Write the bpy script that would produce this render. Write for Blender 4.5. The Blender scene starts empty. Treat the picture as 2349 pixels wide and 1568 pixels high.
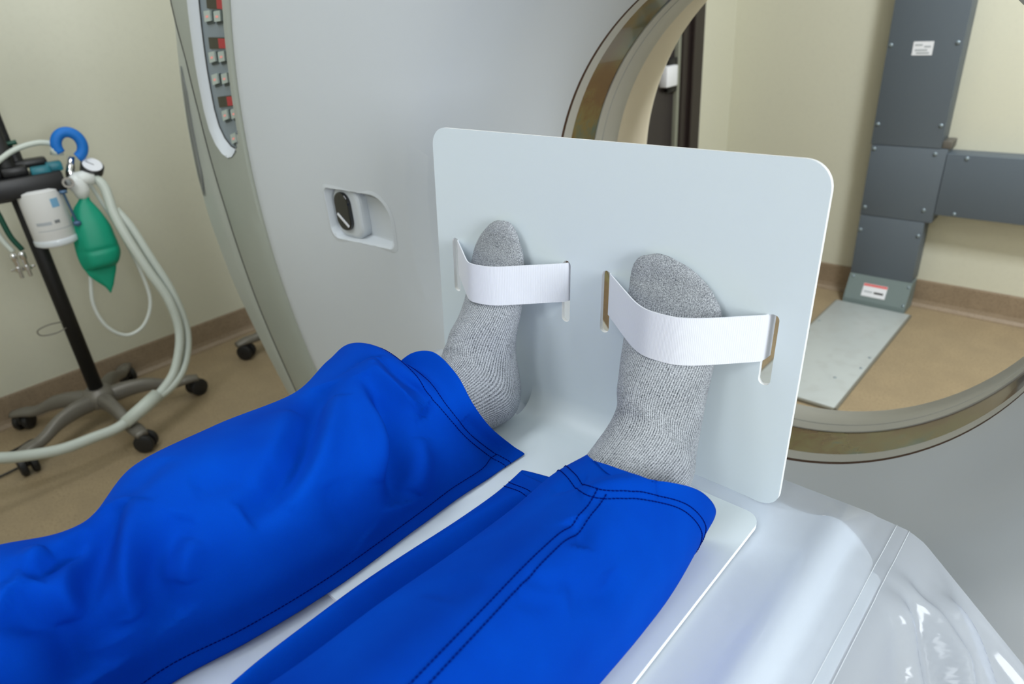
import bpy, bmesh, math, random
import numpy as np
from mathutils import Vector, Matrix

# ------------------------------------------------------------------ camera, world, lights, exposure
scene = bpy.context.scene
C = scene.collection
H = 1.3                                    # height of the lens above the floor


def make_camera():
    cam = bpy.data.cameras.new('camera')
    o = bpy.data.objects.new('camera', cam)
    C.objects.link(o)
    yaw, pitch, roll = 0.7658, 0.4665, 0.07645
    f = Vector((-math.sin(yaw) * math.cos(pitch), math.cos(yaw) * math.cos(pitch), -math.sin(pitch)))
    r = Vector((math.cos(yaw), math.sin(yaw), 0))
    d = f.cross(r)
    r2 = r * math.cos(roll) + d * math.sin(roll)
    d2 = -r * math.sin(roll) + d * math.cos(roll)
    u, b = -d2, -f
    o.matrix_world = Matrix(((r2.x, u.x, b.x, 0), (r2.y, u.y, b.y, 0), (r2.z, u.z, b.z, H), (0, 0, 0, 1)))
    cam.sensor_width = 36.0
    cam.lens = 1533.0 / 2349.0 * 36.0
    cam.clip_start = 0.02
    cam.dof.use_dof = True
    cam.dof.focus_distance = 0.70
    cam.dof.aperture_fstop = 6.3
    scene.camera = o


make_camera()
w = bpy.data.worlds.new('world')
w.use_nodes = True
w.node_tree.nodes['Background'].inputs[0].default_value = (0.9, 1.0, 1.05, 1)
w.node_tree.nodes['Background'].inputs[1].default_value = 0.04
scene.world = w
scene.view_settings.view_transform = 'Standard'
scene.view_settings.look = 'None'
scene.view_settings.gamma = 1.0
scene.view_settings.use_curve_mapping = False
scene.view_settings.exposure = 0.0

CEIL = 2.62


def area(name, loc, sx, sy, power, col=(0.95, 1.0, 1.04)):
    l = bpy.data.lights.new(name, 'AREA')
    l.shape = 'RECTANGLE'
    l.size, l.size_y = sx, sy
    l.energy = power
    l.color = col
    o = bpy.data.objects.new(name, l)
    o.location = loc
    C.objects.link(o)
    return o


LAMPS = [(-1.15, -0.25, 0.62), (1.3, 0.1, 0.22), (0.35, 1.8, 2.5), (-2.1, 0.95, 0.36), (-0.5, 2.5, 0.12), (-0.30, -1.9, 0.60)]  # assumed lamps, none in view; last entry is an unseen lamp added as front fill
for k_, (lx, ly, pw) in enumerate(LAMPS):
    area('assumed_ceiling_lamp', (lx, ly, CEIL - 0.035), 0.42 if k_ == 2 else 0.56, 0.42 if k_ == 2 else 1.16, 25 * pw)

# assumed daylight: unseen window added in the right wall as the key light
WIN = (-0.85, 0.25, 1.02, 2.02)             # y0, y1, z0, z1 of the assumed opening
assumed_day = area('assumed_window_daylight', (2.06, (WIN[0] + WIN[1]) / 2, (WIN[2] + WIN[3]) / 2), 0.98, 0.98, 62, (0.96, 1.0, 1.03))
assumed_day.rotation_euler = (0, math.radians(90), 0)

# ------------------------------------------------------------------ helpers


def props(o, label=None, cat=None, group=None, kind=None):
    if label: o['label'] = label
    if cat: o['category'] = cat
    if group: o['group'] = group
    if kind: o['kind'] = kind
    return o


def thing(name, label, cat, loc=(0, 0, 0), rz=0.0, group=None):
    o = bpy.data.objects.new(name, None)
    o.empty_display_size = 0.05
    C.objects.link(o)
    o.location = loc
    o.rotation_euler = (0, 0, rz)
    return props(o, label, cat, group)


def link(name, me, mat=None, parent=None, smooth=True):
    if mat is not None:
        me.materials.clear()
        for m in (mat if isinstance(mat, (list, tuple)) else [mat]):
            me.materials.append(m)
    if smooth is not None:
        for p in me.polygons:
            p.use_smooth = bool(smooth)
    o = bpy.data.objects.new(name, me)
    C.objects.link(o)
    if parent is not None: o.parent = parent
    return o


def from_bm(name, bm, mat, parent=None, smooth=False, angle=None):
    bmesh.ops.recalc_face_normals(bm, faces=bm.faces)
    me = bpy.data.meshes.new(name)
    bm.to_mesh(me)
    bm.free()
    o = link(name, me, mat, parent, smooth)
    if angle is not None: me.set_sharp_from_angle(angle=math.radians(angle))
    return o


def bx(bm, x0, x1, y0, y1, z0, z1, bev=0.0, M=None, seg=2):
    t = bmesh.new()
    bmesh.ops.create_cube(t, size=1)
    for v in t.verts:
        v.co = Vector((x0 + (v.co.x + .5) * (x1 - x0), y0 + (v.co.y + .5) * (y1 - y0), z0 + (v.co.z + .5) * (z1 - z0)))
    if bev > 0:
        bmesh.ops.bevel(t, geom=list(t.edges), offset=bev, segments=seg, profile=0.5, affect='EDGES')
    if M is not None: bmesh.ops.transform(t, matrix=M, verts=t.verts)
    me = bpy.data.meshes.new('t')
    t.to_mesh(me); t.free()
    bm.from_mesh(me)
    bpy.data.meshes.remove(me)


def box(name, x0, x1, y0, y1, z0, z1, mat, parent=None, bev=0.0, M=None):
    bm = bmesh.new()
    bx(bm, x0, x1, y0, y1, z0, z1, bev, M)
    return from_bm(name, bm, mat, parent, smooth=bev > 0, angle=40 if bev > 0 else None)


def lathe(bm, prof, n=32, M=None, cap=True):
    """prof: (r, z) list, revolved about z"""
    rings = []
    for r, z in prof:
        ring = []
        for k in range(n):
            a = 2 * math.pi * k / n
            p = Vector((r * math.cos(a), r * math.sin(a), z))
            ring.append(bm.verts.new(M @ p if M else p))
        rings.append(ring)
    for a, b in zip(rings, rings[1:]):
        for k in range(n):
            bm.faces.new((a[k], a[(k + 1) % n], b[(k + 1) % n], b[k]))
    if cap:
        for r_, (r, z) in ((rings[0], prof[0]), (rings[-1], prof[-1])):
            if r > 1e-6: bm.faces.new(r_)


def catmull(pts, n, closed=False):
    P = np.array(pts, float)
    m = len(P)
    out = []
    N = m if closed else m - 1
    ts = np.linspace(0, N, n * N + (0 if closed else 1), endpoint=not closed)
    for t in ts:
        i = min(int(t), N - 1)
        u = t - i
        if closed:
            p0, p1, p2, p3 = P[(i - 1) % m], P[i % m], P[(i + 1) % m], P[(i + 2) % m]
        else:
            p1, p2 = P[i], P[i + 1]
            p0 = P[i - 1] if i > 0 else 2 * p1 - p2
            p3 = P[i + 2] if i + 2 < m else 2 * p2 - p1
        out.append(.5 * ((2 * p1) + (-p0 + p2) * u + (2 * p0 - 5 * p1 + 4 * p2 - p3) * u * u + (-p0 + 3 * p1 - 3 * p2 + p3) * u ** 3))
    return np.array(out)


def tube(bm, path, rad, n=10, cap=True):
    P = [Vector(p) for p in path]
    m = len(P)
    R = rad if hasattr(rad, '__len__') else [rad] * m
    T = []
    for i in range(m):
        t = (P[min(i + 1, m - 1)] - P[max(i - 1, 0)])
        T.append(t.normalized())
    up = Vector((0, 0, 1)) if abs(T[0].z) < .9 else Vector((1, 0, 0))
    N = (up - T[0] * up.dot(T[0])).normalized()
    rings = []
    for i in range(m):
        N = (N - T[i] * N.dot(T[i]))
        N.normalize()
        B = T[i].cross(N)
        rings.append([bm.verts.new(P[i] + (N * math.cos(2 * math.pi * k / n) + B * math.sin(2 * math.pi * k / n)) * R[i]) for k in range(n)])
    for a, b in zip(rings, rings[1:]):
        for k in range(n):
            bm.faces.new((a[k], a[(k + 1) % n], b[(k + 1) % n], b[k]))
    if cap:
        bm.faces.new(rings[0][::-1]); bm.faces.new(rings[-1])


def tube_obj(name, path, rad, mat, parent=None, n=10):
    bm = bmesh.new()
    tube(bm, path, rad, n)
    return from_bm(name, bm, mat, parent, smooth=True)


def grid_mesh(name, G, closed_s=True, uv=None, cap=False):
    """G: nt x ns x 3"""
    nt, ns = G.shape[:2]
    me = bpy.data.meshes.new(name)
    faces, uvs = [], []
    for i in range(nt - 1):
        for j in range(ns if closed_s else ns - 1):
            k = (j + 1) % ns
            faces.append((i * ns + j, i * ns + k, (i + 1) * ns + k, (i + 1) * ns + j))
            if uv is not None:
                uvs += [uv[i][j], uv[i][j + 1], uv[i + 1][j + 1], uv[i + 1][j]]
    if cap:
        faces.append(tuple(range(ns))[::-1]); faces.append(tuple((nt - 1) * ns + j for j in range(ns)))
    me.from_pydata([tuple(map(float, p)) for p in G.reshape(-1, 3)], [], faces)
    if uv is not None:
        L = me.uv_layers.new(name='uv')
        for i, q in enumerate(uvs): L.data[i].uv = q
    me.update()
    bm = bmesh.new(); bm.from_mesh(me)
    bmesh.ops.recalc_face_normals(bm, faces=bm.faces)
    bm.to_mesh(me); bm.free()
    return me


def baked(o):
    """mesh of the object with its modifiers applied"""
    dg = bpy.context.evaluated_depsgraph_get()
    dg.update()
    return bpy.data.meshes.new_from_object(o.evaluated_get(dg))


def bake_modifiers(o):
    me = baked(o)
    o.modifiers.clear()
    o.data = me
    return o


def cut(o, cutter_bm):
    bmesh.ops.recalc_face_normals(cutter_bm, faces=cutter_bm.faces)
    me = bpy.data.meshes.new('cutter'); cutter_bm.to_mesh(me); cutter_bm.free()
    for m in o.data.materials: me.materials.append(m)
    for p in me.polygons: p.use_smooth = True
    c = bpy.data.objects.new('cutter', me); C.objects.link(c)
    md = o.modifiers.new('b', 'BOOLEAN'); md.object = c; md.operation = 'DIFFERENCE'; md.solver = 'EXACT'
    bpy.context.view_layer.update()
    bake_modifiers(o)
    bpy.data.objects.remove(c)


def plate2d(name, outline, holes, thick, bev, M, mat, parent=None):
    """flat sheet with holes from 2D outlines; local z is thickness centre"""
    cu = bpy.data.curves.new(name, 'CURVE')
    cu.dimensions = '2D'; cu.fill_mode = 'BOTH'
    cu.extrude = thick / 2 - bev; cu.bevel_depth = bev; cu.bevel_resolution = 2; cu.offset = -bev
    for pts in [outline] + holes:
        s = cu.splines.new('POLY'); s.points.add(len(pts) - 1); s.use_cyclic_u = True
        for q, p in zip(s.points, pts): q.co = (p[0], p[1], 0, 1)
    o = bpy.data.objects.new(name, cu); C.objects.link(o)
    bpy.context.view_layer.update()
    me = baked(o)
    bpy.data.objects.remove(o)
    ed = [abs(p.normal.z) < .8 for p in me.polygons]
    me.transform(M)
    o = link(name, me, mat, parent, smooth=False)
    if isinstance(mat, (list, tuple)):
        for p, e in zip(me.polygons, ed): p.material_index = int(e)
    return o


def rrect(x0, x1, y0, y1, r, n=8, rs=None):
    rs = rs or (r, r, r, r)
    out = []
    for (cx, cy, a0, q) in ((x1, y0, -90, rs[0]), (x1, y1, 0, rs[1]), (x0, y1, 90, rs[2]), (x0, y0, 180, rs[3])):
        sx = -1 if cx == x1 else 1
        sy = -1 if cy == y1 else 1
        if q <= 0: out.append((cx, cy)); continue
        for k in range(n + 1):
            a = math.radians(a0 + 90 * k / n)
            out.append((cx + sx * q + q * math.cos(a), cy + sy * q + q * math.sin(a)))
    return out


# ------------------------------------------------------------------ materials
def srgb(r, g, b):
    f = lambda c: (c / 255 / 12.92) if c / 255 <= .04045 else ((c / 255 + .055) / 1.055) ** 2.4
    return (f(r), f(g), f(b), 1)


def mat(name, col, rough=.5, metal=0.0, spec=.5, coat=0.0):
    m = bpy.data.materials.new(name); m.use_nodes = True
    b = m.node_tree.nodes['Principled BSDF']
    b.inputs['Base Color'].default_value = col if len(col) == 4 else (*col, 1)
    b.inputs['Roughness'].default_value = rough
    b.inputs['Metallic'].default_value = metal
    b.inputs['Specular IOR Level'].default_value = spec
    b.inputs['Coat Weight'].default_value = coat
    return m


def nd(m, t, **kw):
    n = m.node_tree.nodes.new(t)
    for k, v in kw.items(): setattr(n, k, v)
    return n


def lk(m, a, b): m.node_tree.links.new(a, b)


def speckle(m, cols, scales, detail=4, bump=0.0):
    """noise-mottled base colour: mixes cols[0]->cols[1] by coarse noise, cols[2] specks by fine noise"""
    b = m.node_tree.nodes['Principled BSDF']
    tc = nd(m, 'ShaderNodeTexCoord')
    n1 = nd(m, 'ShaderNodeTexNoise'); n1.inputs['Scale'].default_value = scales[0]; n1.inputs['Detail'].default_value = detail
    n2 = nd(m, 'ShaderNodeTexNoise'); n2.inputs['Scale'].default_value = scales[1]; n2.inputs['Detail'].default_value = 2
    lk(m, tc.outputs['Object'], n1.inputs['Vector']); lk(m, tc.outputs['Object'], n2.inputs['Vector'])
    r1 = nd(m, 'ShaderNodeValToRGB'); r1.color_ramp.elements[0].color = cols[0]; r1.color_ramp.elements[1].color = cols[1]
    r1.color_ramp.elements[0].position = .35; r1.color_ramp.elements[1].position = .65
    lk(m, n1.outputs['Fac'], r1.inputs['Fac'])
    r2 = nd(m, 'ShaderNodeValToRGB'); r2.color_ramp.elements[0].position = .5; r2.color_ramp.elements[1].position = .66
    lk(m, n2.outputs['Fac'], r2.inputs['Fac'])
    mx = nd(m, 'ShaderNodeMix', data_type='RGBA')
    lk(m, r2.outputs['Color'], mx.inputs['Factor']); lk(m, r1.outputs['Color'], mx.inputs[6])
    mx.inputs[7].default_value = cols[2]
    lk(m, mx.outputs[2], b.inputs['Base Color'])
    if bump:
        bp = nd(m, 'ShaderNodeBump'); bp.inputs['Strength'].default_value = bump; bp.inputs['Distance'].default_value = .002
        lk(m, n2.outputs['Fac'], bp.inputs['Height']); lk(m, bp.outputs['Normal'], b.inputs['Normal'])
    return m


M_wall = speckle(mat('cream_paint', (1, 1, 1), .55), (srgb(206, 205, 187), srgb(207, 206, 189), srgb(205, 204, 187)), (2, 60))
M_ceil = mat('ceiling_tile', srgb(225, 225, 220), .9)
M_floor = speckle(mat('tan_vinyl', (1, 1, 1), .42), (srgb(151, 134, 107), srgb(159, 141, 112), srgb(142, 125, 99)), (10, 130))
M_base = speckle(mat('brown_cove', (1, 1, 1), .5), (srgb(142, 125, 104), srgb(150, 132, 110), srgb(132, 115, 95)), (25, 160))
M_cove = mat('cove_strip', srgb(168, 148, 122), .5)
M_gantry = mat('gantry_white_plastic', srgb(202, 208, 214), .38, spec=.5)
M_trim = mat('grey_green_trim', srgb(160, 166, 158), .42)
M_trim2 = mat('grey_green_skirt', srgb(176, 182, 176), .38)
M_line = mat('dark_joint', srgb(60, 62, 62), .6)
M_scuff = mat('grey_bumper', srgb(120, 124, 122), .6)
M_ringcol = mat('bore_ring_plastic', srgb(190, 190, 184), .3)
M_rear = mat('bore_rear_plastic', srgb(215, 205, 185), .35)
M_groove = mat('brown_gap', srgb(70, 40, 15), .6)
M_board = mat('white_acrylic', srgb(217, 228, 234), .40, spec=.4)
M_edge = mat('acrylic_edge_glow_tint', srgb(250, 252, 253), .35)  # whiter than the sheet: glow of light in the edges painted as colour
M_strap = mat('white_elastic', srgb(226, 229, 237), .8, spec=.2)
M_vinyl = mat('white_table_vinyl', srgb(236, 240, 238), .3)
M_duct = mat('dark_grey_steel', srgb(92, 102, 112), .5)
M_ductside = mat('grey_steel_return', srgb(96, 92, 86), .5)
M_skirt = mat('grey_green_steel', srgb(112, 126, 126), .45)
M_plate = speckle(mat('floor_duct_white', (1, 1, 1), .35), (srgb(176, 182, 182), srgb(180, 186, 185), srgb(174, 179, 178)), (3, 20))
M_plateside = mat('floor_duct_edge', srgb(120, 118, 108), .5)
M_screw = mat('screw_zinc', srgb(150, 165, 175), .35, metal=.6)
M_lab = mat('label_white', srgb(228, 230, 236), .5)
M_labgrey = mat('label_print_grey', srgb(170, 176, 182), .5)
M_red = mat('label_red', srgb(225, 110, 110), .5)
M_black = mat('black_plastic', srgb(22, 22, 24), .4)
M_blackgloss = mat('black_gloss', srgb(16, 18, 20), .12, coat=.5)
M_blackpaint = mat('black_paint', srgb(10, 10, 11), .6)
M_castmetal = mat('cast_grey', srgb(118, 114, 106), .42, metal=.25)
M_chrome = mat('chrome', (.75, .75, .76), .15, metal=1)
M_rubber = mat('caster_rubber', srgb(24, 24, 26), .5)
M_green = mat('green_rubber', srgb(0, 150, 118), .45)
M_dgreen = mat('dark_green_hose', srgb(0, 70, 52), .45)
M_blue = mat('blue_foam', srgb(0, 110, 200), .6)
M_hose = mat('milky_hose', srgb(200, 208, 200), .4)
M_canlab = mat('canister_paper', srgb(225, 226, 226), .6)
M_teal = mat('teal_plastic', srgb(20, 110, 125), .4)
M_door = mat('dark_brown_metal', srgb(48, 42, 44), .4)
M_doorframe = mat('door_frame_dark', srgb(40, 32, 31), .35)
M_strip = mat('grey_weatherstrip', srgb(140, 142, 128), .5)
M_thread = mat('navy_thread', srgb(0, 10, 100), .9, spec=.03)
M_skin = mat('skin', srgb(205, 160, 135), .5)
M_lamp = mat('lamp_frame', srgb(235, 235, 235), .5)
M_clear = mat('clear_plastic', srgb(215, 222, 228), .15)


def emis(name, col, s):
    m = mat(name, (0, 0, 0, 1), .3)
    b = m.node_tree.nodes['Principled BSDF']
    b.inputs['Emission Color'].default_value = col; b.inputs['Emission Strength'].default_value = s
    return m


M_panel = mat('panel_grey_blue', srgb(128, 140, 148), .4)
M_key = mat('key_grey', srgb(176, 188, 182), .4)
M_keyshade = mat('key_shadow', srgb(60, 72, 72), .5)
M_disp_r = emis('display_red', srgb(150, 20, 30), .8)
M_disp_k = emis('display_dark', srgb(40, 36, 10), .6)
M_led = emis('key_led', srgb(235, 150, 140), .8)

# mylar window: dark amber film its iridescent sheen painted in as noise colours
M_mylar = mat('amber_film', srgb(92, 66, 34), .12, metal=.35, coat=.6)
_b = M_mylar.node_tree.nodes['Principled BSDF']
_tc = nd(M_mylar, 'ShaderNodeTexCoord'); _n = nd(M_mylar, 'ShaderNodeTexNoise'); _n.inputs['Scale'].default_value = 3.4; _n.inputs['Detail'].default_value = 6; _n.inputs['Roughness'].default_value = .62
lk(M_mylar, _tc.outputs['Object'], _n.inputs['Vector'])
_r = nd(M_mylar, 'ShaderNodeValToRGB')
_e = _r.color_ramp.elements
_e[0].position = .30; _e[0].color = srgb(70, 50, 30)
_e[1].position = .76; _e[1].color = srgb(128, 92, 58)
for p_, c_ in ((.46, srgb(112, 84, 46)), (.52, srgb(122, 112, 66)), (.57, srgb(88, 112, 104)), (.61, srgb(104, 90, 122)), (.66, srgb(130, 92, 82))):
    q_ = _e.new(p_); q_.color = c_
lk(M_mylar, _n.outputs['Fac'], _r.inputs['Fac']); lk(M_mylar, _r.outputs['Color'], _b.inputs['Base Color'])

# scrubs: saturated royal blue twill, faded along worn patches
M_scrub = mat('royal_blue_twill', srgb(0, 78, 205), .9, spec=.04)
_b = M_scrub.node_tree.nodes['Principled BSDF']
_b.inputs['Sheen Weight'].default_value = .0
_b.inputs['Sheen Tint'].default_value = (.3, .55, 1, 1)
_tc = nd(M_scrub, 'ShaderNodeTexCoord')
_n1 = nd(M_scrub, 'ShaderNodeTexNoise'); _n1.inputs['Scale'].default_value = 9; _n1.inputs['Detail'].default_value = 3
lk(M_scrub, _tc.outputs['Object'], _n1.inputs['Vector'])
_r1 = nd(M_scrub, 'ShaderNodeValToRGB'); _r1.color_ramp.elements[0].position = .3; _r1.color_ramp.elements[1].position = .7
_r1.color_ramp.elements[0].color = srgb(0, 60, 176); _r1.color_ramp.elements[1].color = srgb(0, 74, 196)
lk(M_scrub, _n1.outputs['Fac'], _r1.inputs['Fac'])
_n2 = nd(M_scrub, 'ShaderNodeTexNoise'); _n2.inputs['Scale'].default_value = 1500; _n2.inputs['Detail'].default_value = 1
lk(M_scrub, _tc.outputs['Object'], _n2.inputs['Vector'])
_mx = nd(M_scrub, 'ShaderNodeMix', data_type='RGBA', blend_type='MULTIPLY'); _mx.inputs['Factor'].default_value = .25
lk(M_scrub, _r1.outputs['Color'], _mx.inputs[6]); lk(M_scrub, _n2.outputs['Color'], _mx.inputs[7])
lk(M_scrub, _mx.outputs[2], _b.inputs['Base Color'])
_bp = nd(M_scrub, 'ShaderNodeBump'); _bp.inputs['Strength'].default_value = .15; _bp.inputs['Distance'].default_value = .0005
lk(M_scrub, _n2.outputs['Fac'], _bp.inputs['Height']); lk(M_scrub, _bp.outputs['Normal'], _b.inputs['Normal'])

# sock: grey heather rib knit, uv in metres (u around, v along)
M_sock = mat('grey_heather_knit', srgb(160, 164, 168), .95, spec=.1)
_m = M_sock; _b = _m.node_tree.nodes['Principled BSDF']
_uv = nd(_m, 'ShaderNodeTexCoord')
_sx = nd(_m, 'ShaderNodeSeparateXYZ'); lk(_m, _uv.outputs['UV'], _sx.inputs[0])


def mth(m, op, a, b=None):
    n = nd(m, 'ShaderNodeMath', operation=op)
    for i, v in enumerate((a, b)):
        if v is None: continue
        if isinstance(v, (int, float)): n.inputs[i].default_value = v
        else: lk(m, v, n.inputs[i])
    return n.outputs[0]


_rib = mth(_m, 'SINE', mth(_m, 'MULTIPLY', _sx.outputs[0], 2 * math.pi / .00235))
_row = mth(_m, 'SINE', mth(_m, 'ADD', mth(_m, 'MULTIPLY', _sx.outputs[1], 2 * math.pi / .0019), mth(_m, 'MULTIPLY', _sx.outputs[0], 2 * math.pi / .0052)))
_ribf = mth(_m, 'MULTIPLY', mth(_m, 'ADD', _rib, 1), .5)
_rowf = mth(_m, 'MULTIPLY', mth(_m, 'ADD', _row, 1), .5)
_h1 = nd(_m, 'ShaderNodeTexNoise'); _h1.inputs['Scale'].default_value = 900; _h1.inputs['Detail'].default_value = 2
lk(_m, _uv.outputs['Object'], _h1.inputs['Vector'])
_h2 = nd(_m, 'ShaderNodeTexNoise'); _h2.inputs['Scale'].default_value = 40; _h2.inputs['Detail'].default_value = 3
lk(_m, _uv.outputs['Object'], _h2.inputs['Vector'])
_rcol = mth(_m, 'MULTIPLY', mth(_m, 'ADD', mth(_m, 'MULTIPLY', _rowf, .22), .78), _ribf)
# toe cap (v past .335) has no ribs
_toe = nd(_m, 'ShaderNodeMapRange'); _toe.inputs[1].default_value = .352; _toe.inputs[2].default_value = .362
lk(_m, _sx.outputs[1], _toe.inputs[0])
_rm = nd(_m, 'ShaderNodeMix', data_type='FLOAT'); lk(_m, _toe.outputs[0], _rm.inputs[0]); lk(_m, _rcol, _rm.inputs[2]); _rm.inputs[3].default_value = .42
_f = mth(_m, 'ADD', mth(_m, 'MULTIPLY', _rm.outputs[0], .55), mth(_m, 'MULTIPLY', mth(_m, 'SUBTRACT', _h1.outputs['Fac'], .42), 1.7))
_f2 = mth(_m, 'ADD', _f, mth(_m, 'MULTIPLY', _h2.outputs['Fac'], .3))
_cr = nd(_m, 'ShaderNodeValToRGB')
_cr.color_ramp.elements[0].position = .0; _cr.color_ramp.elements[0].color = srgb(66, 71, 78)
_cr.color_ramp.elements[1].position = .95; _cr.color_ramp.elements[1].color = srgb(196, 201, 208)
lk(_m, _f2, _cr.inputs['Fac']); lk(_m, _cr.outputs['Color'], _b.inputs['Base Color'])
_bp = nd(_m, 'ShaderNodeBump'); _bp.inputs['Strength'].default_value = .5; _bp.inputs['Distance'].default_value = .0012
lk(_m, _f2, _bp.inputs['Height']); lk(_m, _bp.outputs['Normal'], _b.inputs['Normal'])

# elastic weave on the straps
_m = M_strap; _b = _m.node_tree.nodes['Principled BSDF']
_uv = nd(_m, 'ShaderNodeTexCoord'); _sx = nd(_m, 'ShaderNodeSeparateXYZ'); lk(_m, _uv.outputs['Object'], _sx.inputs[0])
_sx2 = mth(_m, 'SINE', mth(_m, 'MULTIPLY', _sx.outputs[0], 2 * math.pi / .0013))
_bp = nd(_m, 'ShaderNodeBump'); _bp.inputs['Strength'].default_value = .25; _bp.inputs['Distance'].default_value = .0004
lk(_m, _sx2, _bp.inputs['Height']); lk(_m, _bp.outputs['Normal'], _b.inputs['Normal'])

# translucent PVC sheet
M_sheet = bpy.data.materials.new('clear_pvc'); M_sheet.use_nodes = True
_m = M_sheet; _nt = _m.node_tree; _b = _nt.nodes['Principled BSDF']
_b.inputs['Base Color'].default_value = srgb(232, 239, 250)
_b.inputs['Roughness'].default_value = .10
_b.inputs['Specular IOR Level'].default_value = .9
_tl = nd(_m, 'ShaderNodeBsdfTranslucent'); _tl.inputs[0].default_value = srgb(222, 231, 249)
_tr = nd(_m, 'ShaderNodeBsdfTransparent'); _tr.inputs[0].default_value = srgb(242, 245, 251)
_m1 = nd(_m, 'ShaderNodeMixShader'); _m1.inputs[0].default_value = .35
lk(_m, _b.outputs[0], _m1.inputs[1]); lk(_m, _tl.outputs[0], _m1.inputs[2])
_m2 = nd(_m, 'ShaderNodeMixShader'); _m2.inputs[0].default_value = .50
lk(_m, _m1.outputs[0], _m2.inputs[1]); lk(_m, _tr.outputs[0], _m2.inputs[2])
lk(_m, _m2.outputs[0], _nt.nodes['Material Output'].inputs['Surface'])

# ------------------------------------------------------------------ setting
XL, YB, XR, YF = -2.924, 3.148, 1.9, -2.6        # left wall, back wall, right wall, front wall
XN, YN = -1.48, 1.85                             # the closet block that carries the dark door


def struct(o): o['kind'] = 'structure'; return o


struct(box('floor', XL - .1, XR + .1, YF - .1, YB + .1, -.1, 0, M_floor))
struct(box('ceiling', XL - .1, XR + .1, YF - .1, YB + .1, CEIL, CEIL + .1, M_ceil))
struct(box('wall_left', XL - .1, XL, YF, YB, 0, CEIL, M_wall))
struct(box('wall_back', XN, XR, YB, YB + .1, 0, CEIL, M_wall))
bm = bmesh.new()
bx(bm, XR, XR + .1, YF, WIN[0], 0, CEIL)  # right wall pieced around the assumed window opening
bx(bm, XR, XR + .1, WIN[1], YB + .1, 0, CEIL)
bx(bm, XR, XR + .1, WIN[0], WIN[1], 0, WIN[2])
bx(bm, XR, XR + .1, WIN[0], WIN[1], WIN[3], CEIL)
struct(from_bm('wall_right', bm, M_wall))
bm = bmesh.new()
for y0, y1, z0, z1 in ((WIN[0], WIN[0] + .05, WIN[2], WIN[3]), (WIN[1] - .05, WIN[1], WIN[2], WIN[3]), (WIN[0], WIN[1], WIN[2], WIN[2] + .05), (WIN[0], WIN[1], WIN[3] - .05, WIN[3])):
    bx(bm, XR + .02, XR + .08, y0, y1, z0, z1, .004)
win = struct(from_bm('assumed_window_1', bm, M_lamp, smooth=True, angle=40))  # assumed window, out of view, added to go with the key light
M_pane = bpy.data.materials.new('assumed_window_glass'); M_pane.use_nodes = True  # glass of the assumed window
_t = nd(M_pane, 'ShaderNodeBsdfTransparent'); _g = nd(M_pane, 'ShaderNodeBsdfGlossy'); _g.inputs['Roughness'].default_value = .02
_x = nd(M_pane, 'ShaderNodeMixShader'); _x.inputs[0].default_value = .06
lk(M_pane, _t.outputs[0], _x.inputs[1]); lk(M_pane, _g.outputs[0], _x.inputs[2]); lk(M_pane, _x.outputs[0], M_pane.node_tree.nodes['Material Output'].inputs['Surface'])
box('pane', XR + .047, XR + .053, WIN[0] + .05, WIN[1] - .05, WIN[2] + .05, WIN[3] - .05, M_pane, win)
struct(box('wall_front', XL - .1, XR, YF - .1, YF, 0, CEIL, M_wall))
DOOR0, DOOR1 = 1.97, 2.835
bm = bmesh.new()
bx(bm, XN - .1, XN, DOOR1, YB + .1, 0, CEIL)
bx(bm, XN - .1, XN, YN, DOOR0, 0, CEIL)
bx(bm, XN - .1, XN, DOOR0, DOOR1, 2.13, CEIL)
bx(bm, XL, XN - .1, YN, YN + .1, 0, CEIL)
struct(from_bm('wall_closet', bm, M_wall))


def baseboard(name, x0, x1, y0, y1, nx, ny):
    """coved skirting between the two points, nx,ny points into the room"""
    bm = bmesh.new()
    prof = [(0, .118), (.006, .118), (.008, .112), (.008, .03), (.012, .014), (.024, .004), (.03, .002), (.03, 0), (0, 0)]
    a = [bm.verts.new((x0 + nx * d, y0 + ny * d, z)) for d, z in prof]
    b = [bm.verts.new((x1 + nx * d, y1 + ny * d, z)) for d, z in prof]
    for k in range(len(prof)):
        j = (k + 1) % len(prof)
        f = bm.faces.new((a[k], a[j], b[j], b[k]))
        if 3 <= k <= 6: f.material_index = 1
    bm.faces.new(a); bm.faces.new(b[::-1])
    struct(from_bm(name, bm, [M_base, M_cove]))


baseboard('baseboard_left', XL, XL, YF, YN, 1, 0)
baseboard('baseboard_back', XN, XR, YB, YB, 0, -1)
baseboard('baseboard_right', XR, XR, YF, YB, -1, 0)
baseboard('baseboard_closet', XN, XN, DOOR1 + .02, YB, 1, 0)

# dark door in the closet wall
d1 = box('door_1', XN - .07, XN - .03, DOOR0 + .06, 2.668, .01, 2.06, M_door, bev=.002); struct(d1)
bm = bmesh.new()
bx(bm, XN - .06, XN + .012, 2.75, DOOR1, 0, 2.13, .004)
bx(bm, XN - .06, XN - .004, 2.69, 2.75, 0, 2.13, .004)
bx(bm, XN - .06, XN + .012, DOOR0, DOOR0 + .055, 0, 2.13, .004)
bx(bm, XN - .06, XN + .012, DOOR0, DOOR1, 2.06, 2.13, .004)
from_bm('door_frame', bm, M_doorframe, d1)
box('weatherstrip', XN - .045, XN - .015, 2.667, 2.692, .01, 2.06, M_strip, d1)
box('lock_plate', XN - .03, XN - .012, 2.59, 2.665, .93, 1.06, M_black, d1, .004)
box('lock_case', XN - .03, XN + .008, 2.545, 2.632, .955, 1.035, M_lab, d1, .005)

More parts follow.
